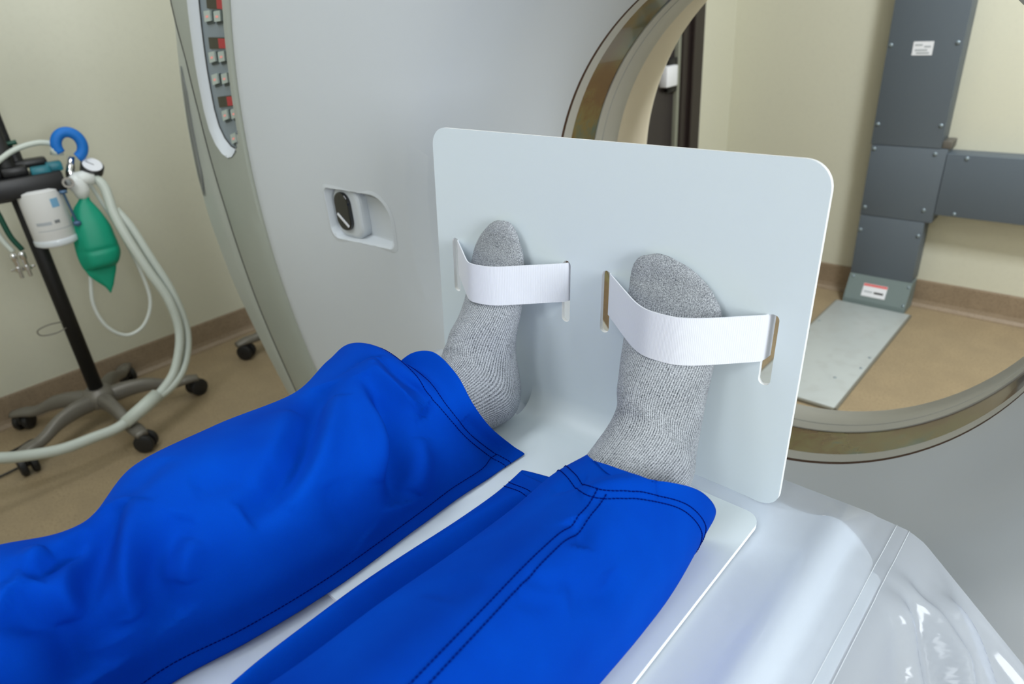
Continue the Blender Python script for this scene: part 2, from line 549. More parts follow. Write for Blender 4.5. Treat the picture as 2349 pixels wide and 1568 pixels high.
# assumed ceiling lights (above the frame, unseen; they light the room)
for k_, (lx, ly, pw) in enumerate(LAMPS):
    t = thing('assumed_ceiling_light', ['assumed recessed white ceiling light left of the patient legs', 'assumed recessed white ceiling light right of the patient legs',
              'assumed recessed white ceiling light over the far right of the room', 'assumed recessed white ceiling light above the anaesthesia cart',
              'assumed recessed white ceiling light above the dark grey cable duct', 'unseen ceiling light added as front fill behind the head end of the table'][k_], 'ceiling light', (lx, ly, CEIL), 0, 'ceiling lights')
    bm = bmesh.new()
    for s in (-1, 1):
        bx(bm, s * .30 - .02, s * .30 + .02, -.62, .62, -.02, 0, .003)
        bx(bm, -.28, .28, s * .60 - .02, s * .60 + .02, -.02, 0, .003)
    from_bm('frame', bm, M_lamp, t)

# ------------------------------------------------------------------ scanner gantry
GX, GZ = -.405, H - .346
gan = thing('scanner_gantry', 'large white ring shaped scanner gantry with a round bore behind the foot board', 'scanner', (GX, .69, 0))
GL = lambda x, y, z: (x - GX, y - .69, z)


def revolve(name, prof, mt, n=160, seg_mats=None, bottom=.04, close=False):
    bm = bmesh.new()
    rings = []
    for r, y in prof:
        rings.append([bm.verts.new((r * math.cos(2 * math.pi * k / n), y - .69, GZ + r * math.sin(2 * math.pi * k / n))) for k in range(n)])
    for i, (a, b) in enumerate(zip(rings, rings[1:])):
        for k in range(n):
            f = bm.faces.new((a[k], a[(k + 1) % n], b[(k + 1) % n], b[k]))
            if seg_mats: f.material_index = seg_mats[i]
    if bottom is not None:
        bmesh.ops.bisect_plane(bm, geom=list(bm.verts) + list(bm.edges) + list(bm.faces), plane_co=(0, 0, bottom), plane_no=(0, 0, -1), clear_outer=True)
        bmesh.ops.remove_doubles(bm, verts=bm.verts, dist=1e-6)
        if close: bmesh.ops.holes_fill(bm, edges=[e for e in bm.edges if e.is_boundary], sides=0)
    bmesh.ops.recalc_face_normals(bm, faces=bm.faces)
    return bm


FACE = [(.4105, 1.0025), (.4112, .985), (.4175, .95), (.4275, .90), (.436, .852), (.446, .808), (.461, .768), (.480, .738), (.515, .718), (.56, .706), (.63, .6985),
        (.74, .693), (.78, .691), (.85, .688), (.965, .686), (.985, .687), (.996, .691), (1.0, .698), (1.0, .78), (.9, .80), (.56, 1.0), (.43, 1.008), (.4105, 1.0025)]
bm = revolve('front_cover', FACE, M_gantry, close=True)
front = from_bm('front_cover', bm, M_gantry, gan, smooth=True, angle=50)
front.data.set_sharp_from_angle(angle=math.radians(60))
BORE = [(.414, 1.0), (.414, 1.010), (.4115, 1.011), (.4115, 1.034), (.4125, 1.035)]
from_bm('bore_gap', revolve('g', [(.43, 1.003), (.4108, 1.003), (.4108, 1.0104), (.43, 1.0104)], None, n=160), M_groove, gan, smooth=True)
from_bm('bore_ring', revolve('g', [(.43, 1.0105), (.4105, 1.0105), (.4105, 1.036), (.43, 1.036)], None), M_ringcol, gan, smooth=True, angle=40)
from_bm('bore_window', revolve('g', [(.4125, 1.034), (.4125, 1.122)], None, n=240), M_mylar, gan, smooth=True)
from_bm('bore_ring', revolve('g', [(.43, 1.120), (.4105, 1.120), (.4105, 1.143), (.4125, 1.144), (.4125, 1.146), (.4105, 1.147), (.4105, 1.203), (.4125, 1.206), (.43, 1.207)], None), M_ringcol, gan, smooth=True, angle=40)
bm = revolve('g', [(.4125, 1.205), (.416, 1.24), (.428, 1.30), (.445, 1.37), (.466, 1.42), (.49, 1.455), (.53, 1.48), (.62, 1.492), (1.0, 1.50), (1.25, 1.47)], None)
for v in bm.verts:
    r_ = math.hypot(v.co.x, v.co.z - GZ)
    if r_ < .7:
        k_ = max(0, -(v.co.z - GZ) / r_) ** 1.5 * min(1, max(0, (v.co.y + .69 - 1.205) / .06)) * .30
        v.co.x *= 1 + k_; v.co.z = GZ + (v.co.z - GZ) * (1 + k_)
from_bm('rear_flare', bm, M_rear, gan, smooth=True)


def rtab(tab, th):
    xs = [a for a, _ in tab]; ys = [b for _, b in tab]
    return float(np.interp(th, xs, ys))


TB = [(-80, 1.19), (-45, 1.215), (-26.3, 1.228), (-20.9, 1.228), (-14.5, 1.233), (-10.2, 1.234), (-2.9, 1.238), (3.9, 1.249), (8, 1.255), (13.1, 1.27), (15.9, 1.288), (18.3, 1.30), (30, 1.30), (90, 1.28)]
TC = [(-80, 1.26), (-45, 1.31), (-26.5, 1.355), (-19.3, 1.38), (-11.7, 1.412), (-4.7, 1.424), (0.1, 1.420), (6, 1.40), (11.3, 1.378), (15.1, 1.362), (17.5, 1.355), (30, 1.34), (90, 1.30)]


def sidecover(name, fn, mt, bottom=.04, n=200):
    """rings described by fn(theta from the outward horizontal) -> list of (r, y); both sides mirrored"""
    bm = bmesh.new()
    cols = []
    for k in range(n):
        a = 2 * math.pi * k / n
        th = math.degrees(math.asin(math.sin(a)))
        cols.append([bm.verts.new((r * math.cos(a), y - .69, GZ + r * math.sin(a))) for r, y in fn(th)])
    for k in range(n):
        A, B = cols[k], cols[(k + 1) % n]
        for i in range(len(A) - 1):
            bm.faces.new((A[i], B[i], B[i + 1], A[i + 1]))
    bmesh.ops.bisect_plane(bm, geom=list(bm.verts) + list(bm.edges) + list(bm.faces), plane_co=(0, 0, bottom), plane_no=(0, 0, -1), clear_outer=True)
    return from_bm(name, bm, mt, gan, smooth=True, angle=35)


trim = sidecover('side_trim', lambda th: [(.93, .80), (.998, .705), (1.002, .6935), (1.01, .690), (1.06, .692), (1.12, .698), (1.18, .706), (rtab(TB, th) - .012, .7165), (rtab(TB, th) - .004, .719), (rtab(TB, th), .724), (rtab(TB, th), .76), (1.1, .80)], M_trim)
_jb = bmesh.new()
tube(_jb, [gface_pre for gface_pre in [Vector((rr * math.cos(math.radians(180 - th)),   .7235 - .69, GZ + rr * math.sin(math.radians(180 - th)))) for th in np.linspace(-47, 60, 110) for rr in [rtab(TB, th) + .002]]], .0042, 6)
from_bm('trim_joint', _jb, M_line, gan, smooth=True)
skirt = sidecover('side_skirt', lambda th: [(rtab(TB, th) - .002, .745), (rtab(TB, th) + .005, .7305), (rtab(TB, th) + .010, .7285), (rtab(TB, th) * .5 + rtab(TC, th) * .5 + .005, .737), (rtab(TC, th) - .008, .746), (rtab(TC, th), .756), (rtab(TC, th), .80), (rtab(TC, th) - .03, 1.1), (1.25, 1.47)], M_trim2)


def gface(th, r, y):
    """point on the left side of the gantry, th degrees above the bore axis, in gantry coordinates"""
    a = math.radians(180 - th)
    return Vector((r * math.cos(a), y - .69, GZ + r * math.sin(a)))


# scuffed rubber strip on the skirt
for sgn in (1,):
    bm = bmesh.new()
    L = []
    for k in range(24):
        th = 11.5 - 13.5 * k / 23
        r0 = rtab(TC, th); w_ = .028 * min(1, (k + 1) / 5, (24 - k) / 5)
        L.append((bm.verts.new(gface(th, r0 - .026, .7400)), bm.verts.new(gface(th, r0 - .026 - w_, .7375))))
    for a, b in zip(L, L[1:]): bm.faces.new((a[0], b[0], b[1], a[1]))
    bmesh.ops.recalc_face_normals(bm, faces=bm.faces)
    bmesh.ops.solidify(bm, geom=list(bm.faces), thickness=.002)
    from_bm('bumper_strip', bm, M_scuff, gan, smooth=True)

# control panel pocket in the trim: pill shape in (theta, r), long way up
OUT = [(60, 1.190), (20, 1.192), (13.2, 1.195), (8.6, 1.192), (6.6, 1.183), (5.3, 1.163), (4.5, 1.135), (4.3, 1.103), (4.7, 1.078), (5.4, 1.058), (6.6, 1.038), (8.5, 1.027), (13, 1.023), (20, 1.023), (60, 1.023)]


def prism(pts_front, pts_back):
    bm = bmesh.new()
    a = [bm.verts.new(p) for p in pts_front]; b = [bm.verts.new(p) for p in pts_back]
    n = len(a)
    for k in range(n): bm.faces.new((a[k], a[(k + 1) % n], b[(k + 1) % n], b[k]))
    bm.faces.new(a); bm.faces.new(b[::-1])
    return bm


arc = []
for k in range(len(OUT) - 1):
    (t0, r0), (t1, r1) = OUT[k], OUT[k + 1]
    m_ = 10 if abs(t1 - t0) > 5 else 4
    arc += [(t0 + (t1 - t0) * q / m_, r0 + (r1 - r0) * q / m_) for q in range(m_)]
arc.append(OUT[-1])
bm = bmesh.new()
INN = []
fl = [[], [], []]
for (t_, r_) in arc:
    rin = 1.100 + (r_ - 1.112) * .80 if r_ > 1.1 else 1.0905 + (r_ - 1.1) * .80
    tin = 5.15 + (t_ - 4.3) * .9 if t_ < 13 else t_
    rin = max(rin, 1.030)
    fl[0].append(bm.verts.new(gface(t_, r_, .6905 + .02 * max(0, (r_ - 1.06) / .2))))
    fl[1].append(bm.verts.new(gface(t_ * .45 + tin * .55, r_ * .45 + rin * .55, .705)))
    fl[2].append(bm.verts.new(gface(tin, rin, .7165)))
    INN.append((tin, rin))
for A, B in ((fl[0], fl[1]), (fl[1], fl[2])):
    for k in range(len(A) - 1): bm.faces.new((A[k], A[k + 1], B[k + 1], B[k]))
rim_ = from_bm('panel_bezel', bm, M_gantry, gan, smooth=True)


def inside_pill(v):
    r = math.hypot(v.x, v.z - GZ); th = math.degrees(math.atan2(v.z - GZ, -v.x))
    if th > 60 or th < 4.2: return False
    hi = float(np.interp(th, [4.3, 4.5, 5.3, 6.6, 8.6, 13.2, 60], [1.103, 1.135, 1.163, 1.183, 1.192, 1.195, 1.19]))
    lo = float(np.interp(th, [4.3, 4.7, 5.4, 6.6, 8.5, 13, 60], [1.103, 1.078, 1.058, 1.038, 1.027, 1.023, 1.023]))
    return lo < r < hi


bm = bmesh.new(); bm.from_mesh(trim.data)
# finer mesh near the panel so the hole has a clean outline
sel = [f for f in bm.faces if f.calc_center_median().x < -.9 and f.calc_center_median().z > GZ - .02 and f.calc_center_median().z < GZ + 1.0 and f.calc_center_median().y < .05]
es = list({e for f in sel for e in f.edges})
bmesh.ops.subdivide_edges(bm, edges=es, cuts=5, use_grid_fill=True)
dele = [f for f in bm.faces if f.calc_center_median().x < -.4 and f.calc_center_median().y < .04 and inside_pill(f.calc_center_median())]
bmesh.ops.delete(bm, geom=dele, context='FACES')
bm.to_mesh(trim.data); bm.free()
for p in trim.data.polygons: p.use_smooth = True
# panel plate and controls
bm = bmesh.new()
bm.faces.new([bm.verts.new(gface(t_, r_, .7168)) for t_, r_ in INN])
pan = from_bm('control_panel', bm, M_panel, gan)
bm = bmesh.new()
tube(bm, [gface(t_, r_, .7162) for t_, r_ in INN[::2]], .0018, 6)
from_bm('panel_seam', bm, M_line, pan, smooth=True)


def pad(name, th, r, dth, dr, y0, y1, mt, parent, skew=-14.5):
    """small block on the panel at (th, r), sized dth degrees x dr metres, front at y0; rows slope across the panel"""
    bm = bmesh.new()
    Q = [(th + a * dth / 2 + skew * b * dr / 2, r + b * dr / 2) for a, b in ((-1, -1), (1, -1), (1, 1), (-1, 1))]
    a = [bm.verts.new(gface(t_, r_, y0)) for t_, r_ in Q]; b = [bm.verts.new(gface(t_, r_, y1)) for t_, r_ in Q]
    for k in range(4): bm.faces.new((a[k], a[(k + 1) % 4], b[(k + 1) % 4], b[k]))
    bm.faces.new(a); bm.faces.new(b[::-1])
    return from_bm(name, bm, mt, parent)


for th, r in ((20.8, 1.093), (16.7, 1.101), (10.6, 1.098), (27, 1.10), (33, 1.10)):
    d = pad('display', th, r, 1.15, .074, .7135, .717, M_disp_k, pan)
    pad('digits', th + .25, r - .020, 1.0, .032, .7130, .7136, M_disp_r, d)
for th, rr in ((19.0, (1.127, 1.087)), (14.9, (1.128, 1.087)), (12.6, (1.129, 1.086)), (8.95, (1.110, 1.069)), (6.55, (1.090,)), (24, (1.128, 1.087)), (30, (1.128, 1.087)), (35.5, (1.128, 1.087))):
    for n_, r in enumerate(rr):
        t_ = th + n_ * .62
        k_ = pad('button', t_, r, 1.05, .026, .7105, .717, M_key, pan, -20)
        pad('button_shadow', t_ - .10, r - .0035, 1.25, .030, .7145, .717, M_keyshade, k_, -20)  # dark offset block paints the drop shadow of each key
        pad('button_light', t_ - .05, r, .22, .010, .7102, .711, M_led, k_, -20)

# latch pocket in the front face
hx0, hx1, hz0, hz1 = -1.134 - GX, -.957 - GX, H - .385, H - .286
ol = rrect(hx0, hx1, hz0, hz1, .02, 10, rs=(.012, .045, .012, .022))
bm = bmesh.new(); bm.from_mesh(front.data)
mx_, mz_ = (hx0 + hx1) / 2, (hz0 + hz1) / 2
sel = [f for f in bm.faces if abs(f.calc_center_median().x - mx_) < .20 and abs(f.calc_center_median().z - mz_) < .13 and f.calc_center_median().y < .05 and f.normal.y < -.3]
bmesh.ops.subdivide_edges(bm, edges=list({e for f in sel for e in f.edges}), cuts=9, use_grid_fill=True)
bm.normal_update()


def in_poly(x, z, P):
    c = False
    for k in range(len(P)):
        (x0, z0), (x1, z1) = P[k - 1], P[k]
        if (z0 > z) != (z1 > z) and x < (x1 - x0) * (z - z0) / (z1 - z0) + x0: c = not c
    return c


dele = [f for f in bm.faces if f.calc_center_median().y < .05 and f.normal.y < -.3 and in_poly(f.calc_center_median().x, f.calc_center_median().z, ol)]
bmesh.ops.delete(bm, geom=dele, context='FACES')
bm.to_mesh(front.data); bm.free()
for p in front.data.polygons: p.use_smooth = True


def face_y(x, z):
    r = math.hypot(x, z - GZ)
    return float(np.interp(r, [p[0] for p in FACE[:17]], [p[1] for p in FACE[:17]])) - .69


bm = bmesh.new()
L5 = [[], [], [], [], []]
for x, z in ol:
    dx, dz = x - mx_, z - mz_
    for n_, (sx, sz, dy) in enumerate(((1.07, 1.13, -.0003), (1.0, 1.0, -.0012), (.975, .95, .004), (.945, .90, .016), (.87, .80, .032))):
        px_, pz_ = mx_ + dx * sx, mz_ + dz * sz
        ddy = dy * (.35 if dx > .03 and dy > 0.002 else 1) if n_ < 4 else (.014 if dx > .05 else dy)
        L5[n_].append(bm.verts.new((px_, face_y(px_, pz_) + ddy, pz_)))
n_ = len(ol)
for A, B in zip(L5, L5[1:]):
    for k in range(n_): bm.faces.new((A[k], A[(k + 1) % n_], B[(k + 1) % n_], B[k]))
bm.faces.new(L5[-1])
from_bm('latch_recess', bm, M_gantry, gan, smooth=True, angle=45)
# black latch key
lt = plate2d('latch_boss', rrect(-.042, .042, -.049, .049, .026), [], .034, .008, Matrix.Translation((hx0 + .050, .030, mz_ + .002)) @ Matrix.Rotation(math.radians(90), 4, 'X'), M_gantry, gan)
lt2 = plate2d('latch_button', rrect(-.0235, .0235, -.037, .037, .022), [], .012, .003, Matrix.Translation((hx0 + .044, .012, mz_ + .006)) @ Matrix.Rotation(math.radians(90), 4, 'X'), M_blackgloss, lt)
box('latch_mark', -.019, .019, -.001, .001, -.0022, .0022, M_lab, lt2, M=Matrix.Translation((hx0 + .044, .0055, mz_ - .010)) @ Matrix.Rotation(math.radians(35), 4, 'Y'))

# ------------------------------------------------------------------ patient table
TX = -.415
TZ = H - .46
tab = thing('patient_table', 'white patient table running into the scanner under the plastic sheet', 'table', (TX, 0, 0))
hw = .315
RT = [(.10, 0), (.20, 0), (.236, -.002), (.258, -.0042), (.276, -.002), (.289, .0035), (.298, .0048), (.306, .003), (.316, -.004), (.326, -.014), (.332, -.026), (.326, -.038), (.290, -.045)]
TOP = [(-a * .89, b) for a, b in RT[::-1]] + RT
CR = catmull(TOP, 4, closed=True)
bm = bmesh.new()
ends = []
for y, s in ((.552, .985), (.546, 1.0), (-1.55, 1.0)):
    ends.append([bm.verts.new((p[0] * s, y, TZ + p[1] * (1 if s == 1 else .96) - (0 if s == 1 else .001))) for p in CR])
for A, B in zip(ends, ends[1:]):
    for k in range(len(A)): bm.faces.new((A[k], A[(k + 1) % len(A)], B[(k + 1) % len(B)], B[k]))
bm.faces.new(ends[0]); bm.faces.new(ends[-1][::-1])
from_bm('cradle', bm, M_vinyl, tab, smooth=True, angle=50)
box('beam', -.285, .285, -1.55, .52, TZ - .20, TZ - .040, M_gantry, tab, .02)
bm = bmesh.new()
bx(bm, -.24, .24, -1.5, -.35, 0, .12, .03)
bx(bm, -.19, .19, -1.3, -.5, .1, TZ - .14, .03)
from_bm('pedestal', bm, M_gantry, tab, smooth=True, angle=40)

# ------------------------------------------------------------------ foot board (one bent sheet with slots, two elastic straps)
LEAN = math.radians(4.5)
UP = Vector((0, math.sin(LEAN), math.cos(LEAN)))
NF = Vector((0, -math.cos(LEAN), math.sin(LEAN)))          # out of the board towards the patient
B0 = Vector((0, .535, TZ))
TH = .005
fb = thing('foot_board', 'white bent plastic foot board with slots and straps standing on the table', 'foot board', (-.41, .535, TZ))
MB = Matrix(((1, 0, NF.x, 0), (0, UP.y, NF.y, 0), (0, UP.z, NF.z, 0), (0, 0, 0, 1)))
MB = Matrix.Translation(B0 - NF * (TH / 2)) @ MB           # (x, q, c) -> world, front face at c = TH/2
INV = Matrix.Translation((.41, -.535, -TZ))
xl, xr = -.648, -.172
cl, crr = -.487, -.333
th_b = math.acos(math.sin(LEAN)); RB = .034; LT = RB * math.tan(th_b / 2)
zmid = TZ + TH / 2
# corner where mid planes meet
q_int = (zmid - (B0 - NF * (TH / 2)).z) / UP.z
q_join = q_int + LT
out = [(cl, 0.004), (cl, q_join), (crr, q_join), (crr, .004)]
out = [(cl + .0, q_join), (crr, q_join)] + [(crr, .010), (crr + .01, 0.0)] + [(xr - .02 + .02 * math.sin(a), .016 - .016 * math.cos(a)) for a in np.linspace(0, math.pi / 2, 8)] + \
      [(xr - .024 + .024 * math.cos(a), .334 - .024 + .024 * math.sin(a)) for a in np.linspace(0, math.pi / 2, 10)] + \
      [(xl + .022 - .022 * math.sin(a), .334 - .022 + .022 * math.cos(a)) for a in np.linspace(0, math.pi / 2, 10)] + \
      [(xl + .02 - .02 * math.cos(a), .016 - .016 * math.sin(a)) for a in np.linspace(0, math.pi / 2, 8)] + [(cl - .01, 0.0), (cl, .010)]
SL = [(-.6155, .129, .2005), (-.4365, .131, .2035), (-.3830, .132, .2025), (-.2025, .127, .1975)]   # slot centre x, q0, q1


def slot(x, q0, q1, w_=.0115):
    return rrect(x - w_ / 2, x + w_ / 2, q0, q1, w_ * .48, 5)[::-1]


panel = plate2d('upright_panel', out, [slot(*s) for s in SL], TH, 0, INV @ MB, [M_board, M_edge], fb)
# bend
bm = bmesh.new()
Pj = (MB @ Vector((0, q_join, 0)))
y_base = (MB @ Vector((0, q_int, 0))).y - LT
ctr = Pj + NF * RB
rows = []
for c_off in (TH / 2, -TH / 2):
    row = []
    for k in range(49):
        a = th_b * k / 48
        dirv = (-NF) * math.cos(a) + (-UP) * math.sin(a)
        p = ctr + dirv * (RB - c_off)
        row.append(p)
    rows.append(row)
V = [[[bm.verts.new(INV @ Vector((x, p.y, p.z))) for p in r] for r in rows] for x in (cl, crr)]
for k in range(48):
    for s in (0, 1):
        bm.faces.new((V[0][s][k], V[0][s][k + 1], V[1][s][k + 1], V[1][s][k]))
    for x in (0, 1):
        bm.faces.new((V[x][0][k], V[x][0][k + 1], V[x][1][k + 1], V[x][1][k]))
from_bm('bend', bm, M_board, fb, smooth=True, angle=50)
yb1 = y_base
ye = .511
bout = [(cl, yb1), (cl, ye - .006), (cl - .008, ye)] + [(xl + .016 - .016 * math.sin(a), ye - .016 + .016 * math.cos(a)) for a in np.linspace(0, math.pi / 2, 8)] + \
       [(xl + .02 - .02 * math.cos(a), .21 - .02 * math.sin(a)) for a in np.linspace(0, math.pi / 2, 8)] + \
       [(-.176 - .02 + .02 * math.sin(a), .21 - .02 * math.cos(a)) for a in np.linspace(0, math.pi / 2, 8)] + \
       [(-.176 - .016 + .016 * math.cos(a), ye - .016 + .016 * math.sin(a)) for a in np.linspace(0, math.pi / 2, 8)] + [(crr + .008, ye), (crr, ye - .006), (crr, yb1)]
plate2d('base_plate', bout, [], TH, 0, INV @ Matrix.Translation((0, 0, zmid)), [M_board, M_edge], fb)

# ------------------------------------------------------------------ person: legs in blue scrubs, grey socks
PZ = TZ + TH                                # top of the base plate
per = thing('person', 'person lying on the table in royal blue scrub trousers and grey socks', 'person', (-.41, 0, TZ))
PINV = Matrix.Translation((.41, 0, -TZ))

# foot: rings (D=(c,q) dorsal, B=(c,q) plantar/back, width, lateral shift towards the big toe)
RINGS = [((.19, .078), (.19, .018), .058, 0), ((.165, .082), (.165, .016), .064, 0), ((.142, .086), (.142, .014), .069, 0), ((.118, .091), (.112, .011), .071, 0), ((.098, .098), (.070, .004), .075, 0),
         ((.089, .107), (.034, .0005), .076, 0), ((.088, .114), (.012, .006), .071, 0), ((.085, .122), (.002, .024), .068, .001), ((.079, .133), (.0005, .054), .077, .002),
         ((.070, .150), (.0005, .092), .087, .003), ((.058, .170), (.0005, .130), .094, .003), ((.042, .190), (.0005, .166), .097, .003), ((.034, .207), (.0005, .193), .095, .004),
         ((.029, .221), (.0005, .213), .087, .006), ((.026, .234), (.0008, .230), .078, .008), ((.023, .243), (.002, .241), .066, .010), ((.018, .2495), (.005, .2485), .048, .012), ((.013, .2525), (.009, .2523), .018, .013)]
RINGS = [((a, .1 + (b - .1) * .88 if b > .1 else b), (c, .1 + (d - .1) * .88 if d > .1 else d), w_, h_) for (a, b), (c, d), w_, h_ in RINGS]
RINGS = [((a * (1 - .34 * min(1, max(0, (b - .130) / .04))), b), p2, w_, h_) for (a, b), p2, w_, h_ in RINGS]
NS = 56


def foot_frame(hx, splay, med):
    """hx heel x, splay lean of the toe to -x (rad), med: +1 if big toe is on +x"""
    A = UP * math.cos(splay) + Vector((-1, 0, 0)) * math.sin(splay)
    Bv = NF.cross(A); Bv.normalize()
    if Bv.x * med < 0: Bv = -Bv
    O = Vector((hx, .535, TZ)) + UP * (TH + .0012) + NF * (.001)
    return O, A, Bv


def foot_rings(hx, splay, med, shin_dx, grow=0.0, drop=0.09, lift=0.0, pitch=0.0, wide=1.0):
    O, A, Bv = foot_frame(hx, splay, med)
    D = catmull([(*r[0], *r[1], r[2], r[3]) for r in RINGS], 4)
    out = []
    for d in D:
        c0, q0, c1, q1, w_, sh = d
        ring = []
        for k in range(NS):
            a = 2 * math.pi * k / NS
            ca, sa = math.cos(a), math.sin(a)
            e = .88 + .16 * min(1, max(0, (q0 - .11) / .05))
            ca = math.copysign(abs(ca) ** e, ca); sa = math.copysign(abs(sa) ** e, sa)
            m = (1 + ca) / 2
            c_ = c1 + (c0 - c1) * m + grow * (ca if c0 < .2 else 0)
            q_ = q1 + (q0 - q1) * m
            b_ = sa * (w_ / 2 * wide + grow) + sh
            toe = max(0, (q_ - .15) / .082)
            # toes slope back to the little toe, the big toe is thicker
            rel = b_ / .05
            q_ -= .020 * toe * toe * max(0, .35 - rel) ** 1.3 * .9
            c_ *= 1 + (.08 * toe + (.10 if med > 0 else -.05) * min(1, max(0, (q_ - .10) / .05))) * rel
            # arch: inner side lifts from the board
            arch = math.exp(-((q_ - .085) / .04) ** 2) * max(0, rel)
            c_ += .010 * arch * (1 - m) * min(1, max(0, (.05 - c_) / .03))
            c_ += pitch * max(0, 1 - q_ / .19)
            b_ -= .010 * math.exp(-((q_ - .080) / .035) ** 2) * max(0, rel) * min(1, max(0, (.085 + pitch - c_) / .05))
            # the leg leaves the sole frame and runs along the table
            s_ = max(0, c_ - .07)
            p = O + NF * c_ + A * q_ + Bv * b_
            p.x += shin_dx * s_
            p.z -= drop * s_ - lift * s_
            ring.append(p)
        out.append(ring)
    return np.array([[tuple(p) for p in r] for r in out])


FEET = [dict(hx=-.486, splay=math.radians(16), med=1, shin_dx=-.30, drop=.22, pitch=.030), dict(hx=-.265, splay=math.radians(8.5), med=-1, shin_dx=-.04, drop=.16, pitch=.026, wide=1.07)]
SOCKS = []
for f_, lab in zip(FEET, ('ribbed grey sock on the left foot in the photo', 'ribbed grey sock on the right foot in the photo')):
    G = foot_rings(**f_)
    SOCKS.append(G)
    mid = len(G)
    u = np.zeros((G.shape[0], NS + 1)); v = np.zeros_like(u)
    for i in range(G.shape[0]):
        seg = np.linalg.norm(np.roll(G[36], -1, 0) - G[36], axis=1)
        u[i] = np.r_[0, np.cumsum(seg)]
    dist = np.linalg.norm(np.diff(G[:, 0], axis=0), axis=1)
    vv = np.r_[0, np.cumsum(dist)]
    vb = np.r_[0, np.cumsum(np.linalg.norm(np.diff(G[:, NS // 2], axis=0), axis=1))]
    for j in range(NS + 1):
        v[:, j] = vv + .25 - vv[17 * 2] + 0 * vb
    # v is set so that the toe cap begins where v passes .352
    v = v - v[44, 0] + .352
    uv = [[(float(u[i, j]), float(v[i, j])) for j in range(NS + 1)] for i in range(G.shape[0])]
    me = grid_mesh('sock', G, True, uv, cap=True)
    me.transform(PINV)
    s_ = link('sock', me, M_sock, per)

# straps over the feet
def strap(x0, x1, q0, q1, G, foot, sag0=0.0, sag1=0.0, dq=(0, 0)):
    """band from slot x0 to slot x1 over the foot"""
    IB = MB.inverted()
    pts = []
    for p in G.reshape(-1, 3):
        l = IB @ Vector(p)
        c_ = l.z - TH / 2
        if q0 - .004 < l.y < q1 + .004 and c_ > .006: pts.append((l.x, c_ + .0012))
    pts += [(x0, -.001), (x1, -.001)]
    pts = sorted(set((round(a, 5), round(b, 5)) for a, b in pts))
    hull = []
    for p in pts:                                # upper hull
        while len(hull) >= 2 and (hull[-1][0] - hull[-2][0]) * (p[1] - hull[-2][1]) - (hull[-1][1] - hull[-2][1]) * (p[0] - hull[-2][0]) >= 0: hull.pop()
        hull.append(p)
    hx = [h[0] for h in hull]; hy = [h[1] for h in hull]
    xs = np.linspace(x0, x1, 60); ys = np.interp(xs, hx, hy)
    for _ in range(6): ys[1:-1] = np.maximum(ys[1:-1], 0) * .5 + .25 * (ys[:-2] + ys[2:])
    prof = [(x0 + .0015, -TH - .012)] + [(x0 + .0015, -TH)] + list(zip(xs, ys))[1:-1] + [(x1 - .0015, -TH), (x1 - .0015, -TH - .012)]
    P = np.array(prof)
    bm = bmesh.new()
    t_ = .0014
    ws = 7
    rows = []
    for i, (x, c_) in enumerate(P):
        f_ = min(max((x - x0) / (x1 - x0), 0), 1)
        tx, tc = (P[min(i + 1, len(P) - 1)] - P[max(i - 1, 0)]); L = math.hypot(tx, tc) + 1e-9
        nx, nc = -tc / L, tx / L
        row = []
        for s in (0, 1):
            for k in range(ws):
                q_ = q0 + (q1 - q0) * k / (ws - 1) + dq[0] * (1 - f_) + dq[1] * f_
                row.append(bm.verts.new(INV @ (MB @ Vector((x + nx * t_ * s, q_, c_ + nc * t_ * s + TH / 2)))))
        rows.append(row)
    for a, b in zip(rows, rows[1:]):
        for s in (0, 1):
            for k in range(ws - 1):
                o_ = s * ws + k
                bm.faces.new((a[o_], a[o_ + 1], b[o_ + 1], b[o_]))
        bm.faces.new((a[0], a[ws], b[ws], b[0])); bm.faces.new((a[ws - 1], a[2 * ws - 1], b[2 * ws - 1], b[ws - 1]))
    for r in (rows[0], rows[-1]): bm.faces.new([r[k] for k in range(ws)] + [r[ws + k] for k in reversed(range(ws))])
    return from_bm('strap', bm, M_strap, fb, smooth=True, angle=50)


strap(SL[0][0] + .0035, SL[1][0] + .0030, .1535, .1985, SOCKS[0], 0, dq=(0, .003))
strap(SL[2][0] + .0035, SL[3][0] - .0035, .1545, .2005, SOCKS[1], 1, dq=(.0005, -.004))

# ---- scrub trousers
def leg_grid(stations, nt=24, ns=18):
    S = []
    for y, pts in stations:
        P = []
        for p in pts:
            yy = p[2] if len(p) > 2 else y
            P.append((p[0], yy, PZ + .001 + p[1]))
        S.append(catmull(P, ns, closed=True))
    S = np.array(S)
    out = np.array([catmull(S[:, j], nt) for j in range(S.shape[1])])
    return np.transpose(out, (1, 0, 2)).copy()


